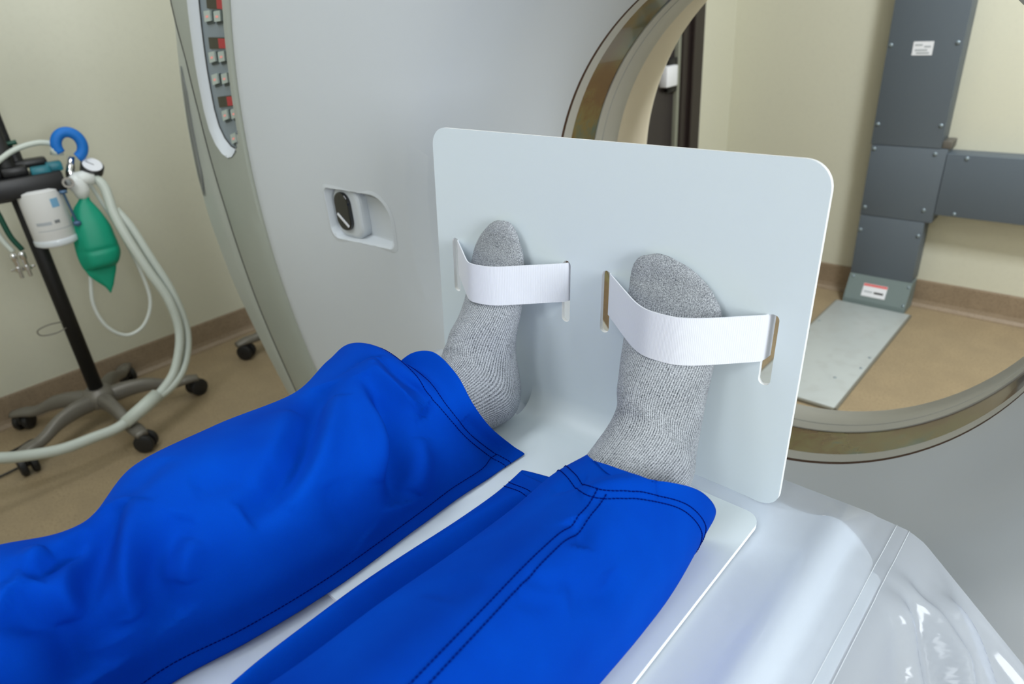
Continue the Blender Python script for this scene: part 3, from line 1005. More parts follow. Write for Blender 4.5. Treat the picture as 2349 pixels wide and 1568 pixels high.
LEFT = [
    (.432, [(-.424, .001, .447), (-.436, .012, .441), (-.443, .045, .418), (-.453, .078, .405), (-.482, .105, .410), (-.524, .117, .414), (-.562, .100, .405), (-.586, .05, .402), (-.57, .002, .40), (-.5, .0, .41), (-.45, .0, .43)]),
    (.395, [(-.426, .001, .415), (-.441, .012, .412), (-.450, .045, .396), (-.462, .076, .389), (-.496, .096, .394), (-.542, .097, .398), (-.588, .082, .392), (-.605, .042), (-.58, .002), (-.51, .0), (-.455, .0)]),
    (.375, [(-.428, .0, .39), (-.434, .014, .388), (-.452, .048, .378), (-.476, .086, .374), (-.518, .112, .374), (-.582, .123, .378), (-.632, .104, .376), (-.642, .040), (-.60, .002), (-.52, .0), (-.46, .0)]),
    (.345, [(-.431, .0), (-.436, .015), (-.458, .052), (-.496, .092), (-.540, .116), (-.600, .116), (-.638, .092), (-.645, .038), (-.61, .002), (-.53, .0), (-.46, .0)]),
    (.29, [(-.431, .0), (-.434, .015), (-.444, .044), (-.470, .088), (-.534, .112), (-.594, .102), (-.630, .078), (-.640, .034), (-.61, .002), (-.53, .0), (-.46, .0)]),
    (.20, [(-.431, .0), (-.434, .015), (-.443, .044), (-.468, .092), (-.534, .118), (-.602, .106), (-.636, .078), (-.636, .032), (-.61, .002), (-.53, .0), (-.46, .0)]),
    (.12, [(-.440, .0), (-.443, .015), (-.451, .046), (-.474, .094), (-.534, .120), (-.598, .108), (-.628, .076), (-.626, .030), (-.60, .0), (-.53, -.003), (-.47, -.003)]),
    (.06, [(-.455, -.003), (-.458, .014), (-.462, .046), (-.480, .092), (-.530, .113), (-.566, .095), (-.592, .062), (-.610, .028), (-.59, -.003), (-.54, -.005), (-.48, -.005)]),
    (.0, [(-.454, -.004), (-.457, .014), (-.461, .048), (-.479, .096), (-.532, .120), (-.584, .106), (-.612, .072), (-.622, .030), (-.60, -.003), (-.54, -.005), (-.48, -.005)]),
    (-.10, [(-.446, -.004), (-.462, .022), (-.474, .080), (-.502, .124), (-.544, .140), (-.590, .124), (-.622, .084), (-.632, .034), (-.61, -.003), (-.54, -.005), (-.47, -.005)]),
    (-.28, [(-.430, -.004), (-.440, .030), (-.452, .094), (-.486, .146), (-.54, .168), (-.592, .152), (-.630, .100), (-.638, .036), (-.61, -.003), (-.54, -.005), (-.46, -.005)]),
    (-.44, [(-.420, -.004), (-.424, .030), (-.436, .098), (-.476, .154), (-.534, .176), (-.590, .158), (-.628, .100), (-.636, .036), (-.61, -.003), (-.54, -.005), (-.45, -.005)]),
]
RIGHT = [
    (.42, [(-.407, .001, .423), (-.366, .010, .412), (-.350, .013, .418), (-.330, .036, .418), (-.312, .070, .412), (-.285, .095, .385), (-.246, .104, .366), (-.214, .099, .392), (-.200, .074, .425), (-.194, .040, .445), (-.210, .004, .447), (-.25, .0, .45), (-.34, .0, .44)]),
    (.375, [(-.402, .001), (-.374, .016), (-0.350, 0.006), (-0.337, 0.034), (-0.322, 0.066), (-.286, .092), (-.252, .103), (-.220, .098), (-.200, .074), (-.190, .036), (-.198, .003), (-.25, .0), (-.35, .0)]),
    (.32, [(-.402, .001), (-.382, .019), (-0.356, 0.004), (-0.341, 0.032), (-0.321, 0.064), (-.283, .089), (-.250, .101), (-.219, .097), (-.199, .073), (-.190, .036), (-.195, .002), (-.25, .0), (-.35, .0)]),
    (.25, [(-.405, .001), (-.387, .023), (-0.358, 0.005), (-0.344, 0.034), (-0.322, 0.068), (-.282, .094), (-.250, .106), (-.218, .101), (-.198, .074), (-.190, .036), (-.196, .002), (-.25, .0), (-.35, .0)]),
    (.18, [(-.408, .001), (-.390, .027), (-0.360, 0.006), (-0.347, 0.036), (-0.324, 0.072), (-.282, .098), (-.248, .110), (-.216, .104), (-.196, .076), (-.190, .038), (-.198, .002), (-.25, .0), (-.36, .0)]),
    (.11, [(-.402, .0), (-.386, .033), (-0.358, 0.009), (-0.349, 0.040), (-0.324, 0.076), (-.282, .102), (-.247, .113), (-.214, .107), (-.194, .078), (-.188, .040), (-.200, .0), (-.25, -.003), (-.36, -.003)]),
    (.03, [(-.390, -.003), (-.374, .042), (-0.350, 0.018), (-0.349, 0.050), (-0.324, 0.086), (-.282, .110), (-.246, .120), (-.211, .112), (-.190, .080), (-.184, .040), (-.200, -.003), (-.25, -.005), (-.36, -.005)]),
    (-.10, [(-.378, -.003), (-.368, .056), (-.350, .060), (-.340, .086), (-.316, .112), (-.284, .132), (-.246, .138), (-.208, .124), (-.184, .086), (-.178, .040), (-.200, -.003), (-.25, -.005), (-.36, -.005)]),
    (-.28, [(-.400, -.003), (-.392, .074), (-.366, .116), (-.340, .138), (-.316, .156), (-.284, .168), (-.246, .166), (-.208, .146), (-.182, .100), (-.176, .042), (-.200, -.003), (-.25, -.005), (-.36, -.005)]),
    (-.44, [(-.396, -.003), (-.390, .080), (-.368, .126), (-.342, .150), (-.316, .166), (-.284, .176), (-.244, .172), (-.206, .150), (-.180, .102), (-.174, .042), (-.200, -.003), (-.25, -.005), (-.36, -.005)]),
]


def grid_normals(G):
    ds = np.roll(G, -1, 1) - np.roll(G, 1, 1)
    dt = np.gradient(G, axis=0)
    n = np.cross(ds, dt)
    n /= np.linalg.norm(n, axis=2, keepdims=True) + 1e-12
    c = G.mean(axis=1, keepdims=True)
    sgn = np.sign((n * (G - c)).sum(axis=2).mean())
    return n * sgn


def fold(G, N, pts, amp, width, taper=True):
    """ridge (amp > 0) or valley (amp < 0) along a 3D polyline lying on the cloth"""
    P = catmull(pts, 8)
    n = len(P)
    best = np.full(G.shape[:2], 1e9); par = np.zeros(G.shape[:2])
    for i, p in enumerate(P):
        d = ((G - p) ** 2).sum(axis=2)
        m = d < best
        best[m] = d[m]; par[m] = i / (n - 1)
    env = np.sin(np.pi * np.clip(par, .0, 1)) ** .5 if taper else 1.0
    top = np.clip((N[..., 2] + .35) / .35, 0, 1)
    G += N * (amp * env * np.exp(-best / (2 * width * width)) * top)[..., None]


GLf = leg_grid(LEFT)
GRt = leg_grid(RIGHT)
FOLDS_L = [
    ([(-0.56, 0.357, 0.967), (-0.533, 0.347, 0.96), (-0.504, 0.351, 0.943), (-0.481, 0.361, 0.927)], 0.0090, 0.0100),
    ([(-0.539, 0.34, 0.961), (-0.508, 0.332, 0.948), (-0.483, 0.325, 0.933), (-0.459, 0.31, 0.914), (-0.446, 0.291, 0.895), (-0.437, 0.284, 0.877)], -0.0130, 0.0100),
    ([(-0.564, 0.332, 0.964), (-0.521, 0.32, 0.955), (-0.488, 0.309, 0.942), (-0.461, 0.289, 0.925), (-0.448, 0.273, 0.906)], 0.0060, 0.0100),
    ([(-0.47, 0.341, 0.913), (-0.451, 0.323, 0.894), (-0.44, 0.303, 0.88)], 0.0050, 0.0100),
    ([(-0.547, 0.356, 0.964), (-0.518, 0.362, 0.955), (-0.5, 0.366, 0.946), (-0.489, 0.363, 0.935), (-0.483, 0.352, 0.925)], -0.0080, 0.0070),
    ([(-0.574, 0.305, 0.957), (-0.555, 0.282, 0.958), (-0.522, 0.253, 0.958), (-0.494, 0.223, 0.951), (-0.477, 0.192, 0.943), (-0.472, 0.171, 0.939), (-0.472, 0.154, 0.938)], -0.0120, 0.0110),
    ([(-0.539, 0.3, 0.958), (-0.513, 0.271, 0.955), (-0.491, 0.244, 0.949), (-0.473, 0.215, 0.94), (-0.463, 0.185, 0.931)], 0.0070, 0.0110),
    ([(-0.555, 0.256, 0.959), (-0.521, 0.229, 0.96), (-0.501, 0.202, 0.955), (-0.491, 0.174, 0.951)], 0.0040, 0.0110),
    ([(-0.544, 0.086, 0.962), (-0.524, 0.069, 0.959), (-0.506, 0.056, 0.953), (-0.488, 0.045, 0.944), (-0.472, 0.038, 0.925), (-0.465, 0.039, 0.9)], -0.0120, 0.0100),
    ([(-0.528, 0.1, 0.964), (-0.51, 0.081, 0.956), (-0.493, 0.067, 0.946), (-0.477, 0.057, 0.932), (-0.467, 0.053, 0.907)], 0.0060, 0.0100),
    ([(-0.523, 0.059, 0.959), (-0.504, 0.044, 0.952), (-0.488, 0.035, 0.944), (-0.473, 0.03, 0.928)], 0.0050, 0.0090),
    ([(-0.494, 0.118, 0.952), (-0.486, 0.101, 0.946), (-0.479, 0.088, 0.938), (-0.472, 0.079, 0.926), (-0.465, 0.078, 0.907), (-0.46, 0.081, 0.891)], -0.0090, 0.0100),
    ([(-0.478, 0.114, 0.941), (-0.471, 0.099, 0.93), (-0.465, 0.092, 0.916)], 0.0040, 0.0090),
    ([(-0.499, -0.006, 0.957), (-0.484, 0.006, 0.945), (-0.471, 0.015, 0.927), (-0.463, 0.016, 0.901), (-0.46, 0.015, 0.887)], -0.0140, 0.0130),
    ([(-0.511, -0.001, 0.962), (-0.493, 0.012, 0.951), (-0.476, 0.023, 0.935), (-0.467, 0.028, 0.912)], 0.0060, 0.0120),
    ([(-0.529, 0.064, 0.96), (-0.521, 0.049, 0.958), (-0.513, 0.03, 0.958), (-0.505, 0.015, 0.957)], -0.0070, 0.0060),
    ([(-0.527, 0.032, 0.961), (-0.519, 0.016, 0.962)], 0.0050, 0.0080),
    ([(-0.494, 0.204, 0.952), (-0.502, 0.168, 0.956), (-0.51, 0.134, 0.96)], -0.0030, 0.0100),
    ([(-0.564, 0.137, 0.966), (-0.552, 0.114, 0.967), (-0.538, 0.094, 0.964)], -0.0030, 0.0100),
    ([(-0.461, 0.232, 0.93), (-0.447, 0.225, 0.902), (-0.435, 0.239, 0.87)], -0.0040, 0.0100),
    ([(-0.457, 0.39, 0.913), (-0.446, 0.408, 0.879), (-0.439, 0.422, 0.856)], -0.0030, 0.0070),
]
FOLDS_R = [
    ([(-.2476, .3096, .9472), (-.2336, .3014, .948), (-.2231, .2894, .9466)], -0.0108, 0.0070),
    ([(-.2052, .2968, .9306), (-.1995, .2929, .921), (-.2001, .2812, .9224), (-.2084, .2518, .9371)], -0.0108, 0.0080),
    ([(-.2718, .2198, .9476), (-.2709, .2056, .9488), (-.2715, .1901, .9493)], -0.0072, 0.0140),
    ([(-.2594, .3343, .9446), (-.2499, .3508, .9473), (-.2366, .3648, .9483), (-.2195, .3839, .9443)], 0.0108, 0.0080),
    ([(-.2945, .3404, .9274), (-.2809, .3506, .9377), (-.2691, .3563, .9434)], -0.0090, 0.0060),
    ([(-.228, .2209, .9525), (-.2161, .233, .9462), (-.2106, .249, .94)], -0.0054, 0.0060),
    ([(-.2356, .2383, .9529), (-.2208, .2481, .9483), (-.2117, .2701, .9401)], -0.0054, 0.0050),
]
for G, FF in ((GLf, FOLDS_L), (GRt, FOLDS_R)):
    N = grid_normals(G)
    for pts, amp, wid in FF: fold(G, N, pts, amp * (1.8 if FF is FOLDS_L else .6), wid * .95)


def cloth_noise(G, N, amp, seed):
    rng = np.random.RandomState(seed)
    h = np.zeros(G.shape[:2])
    for _ in range(10):
        k = rng.normal(size=3) * np.array([26, 16, 22]); ph = rng.rand() * 6.28
        h += np.sin(G @ k + ph)
    top = np.clip((N[..., 2] + .3) / .3, 0, 1)
    G += N * (amp * h / 4 * top)[..., None]


for G, s_ in ((GLf, 3), (GRt, 8)):
    N = grid_normals(G)
    cloth_noise(G, N, .0012, s_)
    low = G[..., 2] < PZ + .0006
    G[..., 2] = np.where((G[..., 1] > .18) & low, PZ + .0006, np.maximum(G[..., 2], TZ + .0012))
nL, nR = GLf.shape[0] * GLf.shape[1], GRt.shape[0] * GRt.shape[1]
m1 = grid_mesh('l', GLf, True); m2 = grid_mesh('r', GRt, True)
bm = bmesh.new(); bm.from_mesh(m1); bm.from_mesh(m2)
# hips
HP = []
for y, wx, hz in ((-.40, .20, .16), (-.46, .225, .185), (-.56, .23, .2), (-.68, .215, .2), (-.76, .20, .19)):
    HP.append([(-.405 + wx * math.cos(a) * 1.0, y, PZ + hz * (.5 + .5 * math.sin(a))) for a in np.linspace(0, 2 * math.pi, 60, endpoint=False)])
HPm = grid_mesh('h', np.array(HP), True, cap=True); bm.from_mesh(HPm)
me = bpy.data.meshes.new('scrub_trousers'); bm.to_mesh(me); bm.free()
me.transform(PINV)
trousers = link('scrub_trousers', me, M_scrub, per)
sol = trousers.modifiers.new('thickness', 'SOLIDIFY'); sol.thickness = .0011; sol.offset = -1
for mm in (m1, m2, HPm): bpy.data.meshes.remove(mm)

# body inside the clothes: one skin from hips to ankles
bme = bpy.data.meshes.new('body')
bv = [(-.405, -.70, .09), (-.405, -.55, .09), (-.50, -.46, .085), (-.55, -.05, .058), (-.548, .20, .047), (-.535, .36, .043), (-.31, -.46, .085), (-.262, -.05, .056), (-.258, .20, .045), (-.258, .36, .043)]
be = [(0, 1), (1, 2), (2, 3), (3, 4), (4, 5), (1, 6), (6, 7), (7, 8), (8, 9)]
br = [.07, .075, .06, .036, .030, .024, .06, .036, .030, .024]
bme.from_pydata([(x, y, TZ + z) for x, y, z in bv], be, [])
bo = bpy.data.objects.new('body', bme); C.objects.link(bo)
sk = bo.modifiers.new('s', 'SKIN'); sk.use_smooth_shade = True
for i, r in enumerate(br):
    bme.skin_vertices[0].data[i].radius = (r, r)
bme.skin_vertices[0].data[0].use_root = True
bo.modifiers.new('ss', 'SUBSURF').levels = 2
bpy.context.view_layer.update()
bake_modifiers(bo)
bo.data.transform(PINV); bo.data.materials.clear(); bo.data.materials.append(M_skin); bo.parent = per


# ---- stitching on the cloth
def surf(G, t, s):
    """bilinear point on grid; t in 0..1 along, s in 0..1 around"""
    nt, ns = G.shape[:2]
    a = min(max(t, 0), 1) * (nt - 1); i = min(int(a), nt - 2); fa = a - i
    b = (s % 1) * ns; j = int(b) % ns; fb_ = b - int(b); k = (j + 1) % ns
    return (G[i, j] * (1 - fa) * (1 - fb_) + G[i + 1, j] * fa * (1 - fb_) + G[i, k] * (1 - fa) * fb_ + G[i + 1, k] * fa * fb_)


NRM = {}


def stitches(bm, G, path, rad=.00055, dash=.0026, gap=.0007, lift=.0004):
    key = id(G)
    if key not in NRM: NRM[key] = grid_normals(G)
    N = NRM[key]
    P = [Vector(surf(G, t, s) + lift * surf(N, t, s)) for t, s in path]
    d = [0]
    for a, b in zip(P, P[1:]): d.append(d[-1] + (b - a).length)

    def at(x):
        i = int(np.searchsorted(d, x)); i = min(max(i, 1), len(P) - 1)
        f = (x - d[i - 1]) / max(d[i] - d[i - 1], 1e-9)
        return P[i - 1].lerp(P[i], f)
    x = 0
    while x + dash < d[-1]:
        tube(bm, [PINV @ at(x), PINV @ at(x + dash / 2), PINV @ at(x + dash)], [rad * .7, rad, rad * .7], 5)
        x += dash + gap


NSL = GLf.shape[1]
bm = bmesh.new()


def hem(G, t0, s0, s1, n=120): return [(t0, s0 + (s1 - s0) * k / n) for k in range(n + 1)]


def t_of_y(G, s, y):
    nt = G.shape[0]
    ys = np.array([surf(G, i / (nt - 1), s)[1] for i in range(nt)])
    return float(np.interp(-y, -ys, np.arange(nt) / (nt - 1)))


def offs_hem(G, s0, s1, d, n=160):
    out_ = []
    for k in range(n + 1):
        s = s0 + (s1 - s0) * k / n
        y0 = surf(G, 0, s)[1]
        out_.append((t_of_y(G, s, y0 - d), s))
    return out_


for d in (.022, .030):
    stitches(bm, GLf, offs_hem(GLf, 0.0, 7 / 11, d))
    stitches(bm, GRt, offs_hem(GRt, 0.0, 10 / 13, d))
# inner seam line of the left leg, double outer seam on the right leg
stitches(bm, GLf, [(t_of_y(GLf, .09, y), .085) for y in np.linspace(.42, -.42, 220)], rad=.0005)
for ds in (-.009, .009):
    stitches(bm, GRt, [(t_of_y(GRt, .475, y), .475 + ds + .04 * (1 - min(1, max(0, (y - .1) / .25)))) for y in np.linspace(.345, -.42, 280)])
    stitches(bm, GLf, [(t_of_y(GLf, .53, y), .56 + ds) for y in np.linspace(.40, -.42, 280)])
from_bm('stitching', bm, M_thread, per, smooth=True)

# ------------------------------------------------------------------ clear plastic sheet over the table
def sheet_z(xr_, y):
    return 0


SY = np.r_[np.linspace(-1.0, .18, 34), np.linspace(.19, .587, 100)]
upper = [p for p in CR if p[1] > -.005]
upper = sorted(((float(p[0]), float(p[1])) for p in upper))
(XL0, ZL0), (XR0, ZR0) = upper[0], upper[-1]
xs_top = np.array([p[0] for p in upper]); prof_z = np.array([p[1] for p in upper])
RIDGES = [([(.004, .520), (.04, .522), (.075, .505), (.11, .465), (.18, .41), (.34, .33), (.6, .24)], .017, .011), ([(.0, .50), (.03, .492), (.06, .465), (.10, .41), (.2, .32), (.6, .10)], .012, .011), ([(.03, .545), (.08, .540), (.12, .515), (.2, .47), (.6, .36)], .009, .010), ([(.05, .30), (.2, .20), (.6, .0)], .010, .02)]
rows = []
for y in SY:
    e = max(0, min(1, (y - .25) / .33))
    row = []
    over = max(0, (y - .548) / .04)
    for side in (-1,):
        for k in range(26, 0, -1):
            s = k / 26 * .62
            a = min(1, s / .05)
            x = XL0 - .002 - (.006 + .020 * e) * a - max(0, s - .05) * (.04 + .53 * e)
            z = ZL0 - (.004 * a * a + max(0, s - .05) * (.98 - .2 * e))
            z += .003 * math.sin(s * 30 + y * 9) * min(1, s * 6)
            row.append((x, y, z))
    for x, z in zip(xs_top, prof_z):
        zz = z + .0010
        if over > 0: zz = zz * (1 - over) + over * (.0 - .004 * over + .001)
        row.append((x, y, zz))
    for k in range(1, 111):
        s = k / 110 * .66
        a = min(1, s / .055)
        lim = max(0, s - .045)
        ex = .30 + .72 * e
        x = XR0 + .040 * a + lim * ex / math.hypot(ex, .95)
        drop_ = lim * .95 / math.hypot(ex, .95)
        z = ZR0 - .003 * a - drop_
        # soft folds fanning down from the table corner
        fan = math.atan2(lim + .02, .60 - y + .02)
        rr_ = math.hypot(lim, .587 - y)
        lim_ = lim * min(1, (.587 - y) / .05)
        z += .013 * math.sin(fan * 9.0 + .6) * math.exp(-((rr_ - .16) / .13) ** 2) * min(1, lim_ * 22)
        x += .010 * math.sin(fan * 7.0 + 2.2) * min(1, lim_ * 9) * math.exp(-rr_ / .5)
        z += .006 * math.sin(y * 13 + s * 5) * min(1, lim_ * 8)
        for line, amp, wd in RIDGES:
            dmin = 9
            par = 0
            for q in range(len(line) - 1):
                (s0, y0), (s1, y1) = line[q], line[q + 1]
                t = ((lim - s0) * (s1 - s0) + (y - y0) * (y1 - y0)) / ((s1 - s0) ** 2 + (y1 - y0) ** 2)
                t = min(max(t, 0), 1)
                dd = math.hypot(lim - s0 - t * (s1 - s0), y - y0 - t * (y1 - y0))
                if dd < dmin: dmin = dd; par = (q + t) / (len(line) - 1)
            hgt = amp * math.exp(-(dmin / wd) ** 2) * min(1, 6 * par + .15)
            z += hgt * .72; x += hgt * .62
        row.append((x, y, z))
    rows.append(row)
Gs = np.array(rows); Gs[..., 2] += TZ
me = grid_mesh('plastic_sheet', Gs, closed_s=False)
sh = link('plastic_sheet', me, M_sheet)
props(sh, 'translucent plastic sheet draped over the table and hanging off its right side', 'plastic sheet')
# welded seam along the right edge
bm = bmesh.new()
for dx in (0, .011):
    P = []
    for r in rows[4:]:
        X = np.array([p[0] for p in r[26:]]); Z = np.array([p[2] for p in r[26:]])
        x = XR0 + .022 + dx
        P.append(Vector((x, r[0][1], TZ + float(np.interp(x, X[:len(xs_top) + 20], Z[:len(xs_top) + 20])) + .0004)))
    tube(bm, P, .0004, 5)
from_bm('seam', bm, M_clear, sh, smooth=True)
sh.location.x = TX
# ------------------------------------------------------------------ grey cable duct on the back wall, white floor duct
duct = thing('cable_duct', 'dark grey steel cable duct climbing the back wall with a side branch', 'cable duct', (-.68, YB, 0))
DI = Matrix.Translation((.68, -YB, 0))
yf = 3.05


def dbox(name, x0, x1, z0, z1, mt, parent, y0=yf, y1=YB - .001, bev=.002): return box(name, x0, x1, y0, y1, z0, z1, mt, parent, bev, M=DI)


zs1, zs2 = H - .612, H - .905
dbox('column_cover', -.812, -.560, zs1 + .001, CEIL - .002, M_duct, duct)
dbox('junction_cover', -.808, -.536, zs2 + .001, zs1 - .001, M_duct, duct)
dbox('column_cover', -.806, -.561, .13, zs2 - .001, M_duct, duct)
dbox('branch_cover', -.534, XR - .001, H - .868, H - .628, M_duct, duct)
dbox('bracket', -.560, -.528, H - .612, H - .584, M_ductside, duct, y0=3.06)
SCR = [(-.799, -.239), (-.577, -.234), (-.797, -.531), (-.575, -.525), (-.795, -.628), (-.574, -.632), (-.466, -.640), (-.793, -.870), (-.573, -.855), (-.466, -.856), (-.795, -.97), (-.573, -.963), (.3, -.64), (.3, -.856), (-.799, .06), (-.577, .06)]
for x, z in SCR:
    bm = bmesh.new()
    lathe(bm, [(.0075, 0), (.0072, .003), (.004, .0048), (0.0005, .005)], 14, Matrix.Translation((x + .68, yf - YB, z + H)) @ Matrix.Rotation(math.radians(90), 4, 'X'))
    from_bm('screw', bm, M_screw, duct, smooth=True)
lb = dbox('label', -.722, -.654, H - .276, H - .228, M_lab, duct, y0=yf - .0012, y1=yf, bev=0)
for k, (a, b, zz) in enumerate(((-.716, -.690, -.240), (-.684, -.662, -.246), (-.714, -.672, -.258), (-.708, -.664, -.268))):
    dbox('print', a, b, H + zz - .003, H + zz + .003, M_labgrey, lb, y0=yf - .0018, y1=yf - .001, bev=0)
# sloping foot with warning label
bm = bmesh.new()
pr_ = [(yf, .130), (3.002, .030), (3.0, .006), (3.02, .006), (YB - .032, .006), (YB - .032, .130)]
A = [bm.verts.new(DI @ Vector((-.806, y, z))) for y, z in pr_]; B = [bm.verts.new(DI @ Vector((-.556, y, z))) for y, z in pr_]
for k in range(6): bm.faces.new((A[k], A[(k + 1) % 6], B[(k + 1) % 6], B[k]))
bm.faces.new(A); bm.faces.new(B[::-1])
foot = from_bm('foot_cover', bm, M_skirt, duct)
sl = math.atan2(.048, .10)
ML = DI @ Matrix.Translation((-.690, 3.0225, .074)) @ Matrix.Rotation(-sl, 4, 'X')
wl = box('warning_label', -.048, .048, -.0012, .0, -.028, .028, M_lab, foot, M=ML)
box('red_band', -.047, .047, -.0018, -.001, .017, .027, M_red, wl, M=ML)
box('print', .0, .038, -.0018, -.001, -.012, -.004, M_black, wl, M=ML)
box('print', -.04, -.006, -.0018, -.001, -.010, -.004, M_labgrey, wl, M=ML)
for x, q in ((-.79, .118), (-.566, .112), (-.566, .04)):
    bm = bmesh.new()
    yy = 3.002 + (q - .03) / .1 * .048
    lathe(bm, [(.006, 0), (.005, .003), (.0005, .004)], 12, DI @ Matrix.Translation((x, yy, q)) @ Matrix.Rotation(math.radians(90) - sl, 4, 'X'))
    from_bm('screw', bm, M_screw, foot, smooth=True)

fd = thing('floor_duct', 'flat white floor cover plate running from the grey duct towards the scanner', 'floor cover', (-.68, 2.55, 0))
FI = Matrix.Translation((.68, -2.55, 0))
box('cover_plate', -.829, -.533, 2.098, 2.998, .006, .011, M_plate, fd, .0015, M=FI)
box('edge_rail', -.835, -.829, 2.098, 2.998, 0, .010, M_plateside, fd, M=FI)
box('edge_rail', -.533, -.525, 2.098, 2.998, 0, .010, M_plateside, fd, M=FI)
box('end_rail', -.829, -.533, 2.086, 2.098, 0, .010, M_plateside, fd, M=FI)
for x, y in ((-.548, 2.52), (-.548, 2.42), (-.815, 2.62), (-.815, 2.74), (-.60, 2.30)):
    bm = bmesh.new(); lathe(bm, [(.006, .011), (.005, .0125), (.0005, .013)], 12, FI @ Matrix.Translation((x, y, 0)))
    from_bm('screw', bm, M_screw, fd, smooth=True)

# ------------------------------------------------------------------ anaesthesia cart on castors
CA = math.atan2(.982, .188)
cart = thing('anaesthesia_cart', 'wheeled anaesthesia stand with black pole against the left wall', 'medical stand', (-2.616, .5, 0), CA)


def caster(parent, x, y, ang, r=.034):
    """twin wheel castor under an arm end"""
    M = Matrix.Translation((x, y, 0)) @ Matrix.Rotation(ang, 4, 'Z')
    bm = bmesh.new()
    for s in (-1, 1):
        lathe(bm, [(.004, -.0105), (r * .8, -.011), (r * .96, -.008), (r, -.003), (r, .003), (r * .96, .008), (r * .8, .011), (.004, .0105)], 24,
              M @ Matrix.Translation((.012, s * .017, r)) @ Matrix.Rotation(math.radians(90), 4, 'X'))
    c = from_bm('caster', bm, M_rubber, parent, smooth=True, angle=40)
    bm = bmesh.new()
    bx(bm, -.020, .028, -.008, .008, r * .9, r * 1.95, .006, M)
    lathe(bm, [(.011, r * 1.2), (.011, .085)], 14, M)
    from_bm('caster_hood', bm, M_black, c, smooth=True, angle=40)
    return c


def arm(parent, ang, L=.31, z0=.115, z1=.082):
    bm = bmesh.new()
    secs = [(.03, z0, .030, .030), (.10, z0 + .004, .024, .028), (.17, z0 - .004, .021, .024), (.24, z1 + .004, .022, .018), (.29, z1 + .004, .026, .014), (.335, z1 - .002, .020, .010)]
    secs = catmull(secs, 5)
    ca, sa = math.cos(ang), math.sin(ang)
    G = []
    for d, z, w_, h_ in secs:
        ring = []
        for k in range(16):
            a = 2 * math.pi * k / 16
            cc, ss = math.cos(a), math.sin(a)
            e = .6
            lx = math.copysign(abs(cc) ** e, cc) * w_; lz = math.copysign(abs(ss) ** e, ss) * h_
            lx *= 1 - .35 * max(0, ss)
            ring.append((ca * d - sa * lx, sa * d + ca * lx, z + lz - .008))
        G.append(ring)
    me = grid_mesh('leg', np.array(G), True, cap=True)
    return link('leg', me, M_castmetal, parent)


def star(parent, angs, wheel_turn):
    for k, a in enumerate(angs):
        arm(parent, a)
        caster(parent, .31 * math.cos(a), .31 * math.sin(a), wheel_turn[k])
    bm = bmesh.new()
    lathe(bm, [(.05, .082), (.056, .095), (.056, .125), (.045, .140), (.036, .150)], 24)
    from_bm('hub', bm, M_castmetal, parent, smooth=True, angle=40)


WA = [math.radians(a) for a in (226, 2, 74, 146, 290)]
star(cart, [a - CA for a in WA], [1.0, -.6, .4, 1.9, -1.4])
tube_obj('pole', [(0, 0, .14), (0, 0, .60), (0, 0, 1.2)], [.024, .024, .024], M_blackpaint, cart, 20)
box('mast', -.03, .037, .03, .09, .9, 1.75, M_black, cart, .006)
# tray and bits
bm = bmesh.new()
bx(bm, -.22, .135, -.06, .05, .862, .925, .006)
bx(bm, -.22, .11, -.02, .08, .85, .875, .004)
from_bm('tray', bm, M_black, cart, smooth=True, angle=40)
bm = bmesh.new()
bx(bm, -.20, -.02, -.03, .04, .925, .962, .008)
bx(bm, -.02, .05, -.04, .03, .925, .955, .008)
bx(bm, .01, .11, .0, .05, .94, .965, .008)
lathe(bm, [(.02, .92), (.02, .99), (.012, 1.0)], 16, Matrix.Translation((.03, .03, 0)))
from_bm('vaporizer_block', bm, M_black, cart, smooth=True, angle=40)
bm = bmesh.new()
bx(bm, .055, .11, -.05, -.01, .915, .945, .006)
bx(bm, .10, .145, -.03, .01, .92, .95, .006)
from_bm('flow_block', bm, M_teal, cart, smooth=True, angle=40)
# canister with paper label
bm = bmesh.new(); lathe(bm, [(.055, .695), (.063, .705), (.063, .872), (.050, .878)], 32, Matrix.Translation((.055, -.02, 0)))
can = from_bm('absorber_canister', bm, M_canlab, cart, smooth=True, angle=40)
bm = bmesh.new(); lathe(bm, [(.064, .700), (.0655, .703), (.0655, .716), (.064, .719)], 32, Matrix.Translation((.055, -.02, 0)))
from_bm('canister_rim', bm, M_clear, can, smooth=True, angle=40)


def canprint(a0, a1, z, h, mt):
    bm = bmesh.new()
    L = []
    for k in range(9):
        a = math.radians(a0 + (a1 - a0) * k / 8)
        L.append([bm.verts.new((.055 + .0637 * math.sin(a), -.02 - .0637 * math.cos(a), z + dz)) for dz in (-h / 2, h / 2)])
    for p, q in zip(L, L[1:]): bm.faces.new((p[0], q[0], q[1], p[1]))
    from_bm('print', bm, mt, can, smooth=True)


M_bluep = mat('label_blue', srgb(120, 170, 205), .5)
canprint(-38, 2, .775, .010, M_labgrey); canprint(10, 24, .777, .010, mat('label_dark', srgb(120, 124, 128), .5))
canprint(18, 40, .835, .028, M_bluep); canprint(-40, 60, .752, .002, M_labgrey)
bm = bmesh.new(); tube(bm, [(.118, -.06, .86), (.122, -.062, .80), (.126, -.062, .745)], .004, 8); bx(bm, .108, .130, -.068, -.055, .855, .866, .002)
bx(bm, .114, .136, -.068, -.055, .748, .762, .002)
from_bm('canister_clip', bm, mat('clip_steel_blue', srgb(70, 100, 130), .35, metal=.4), can, smooth=True, angle=40)
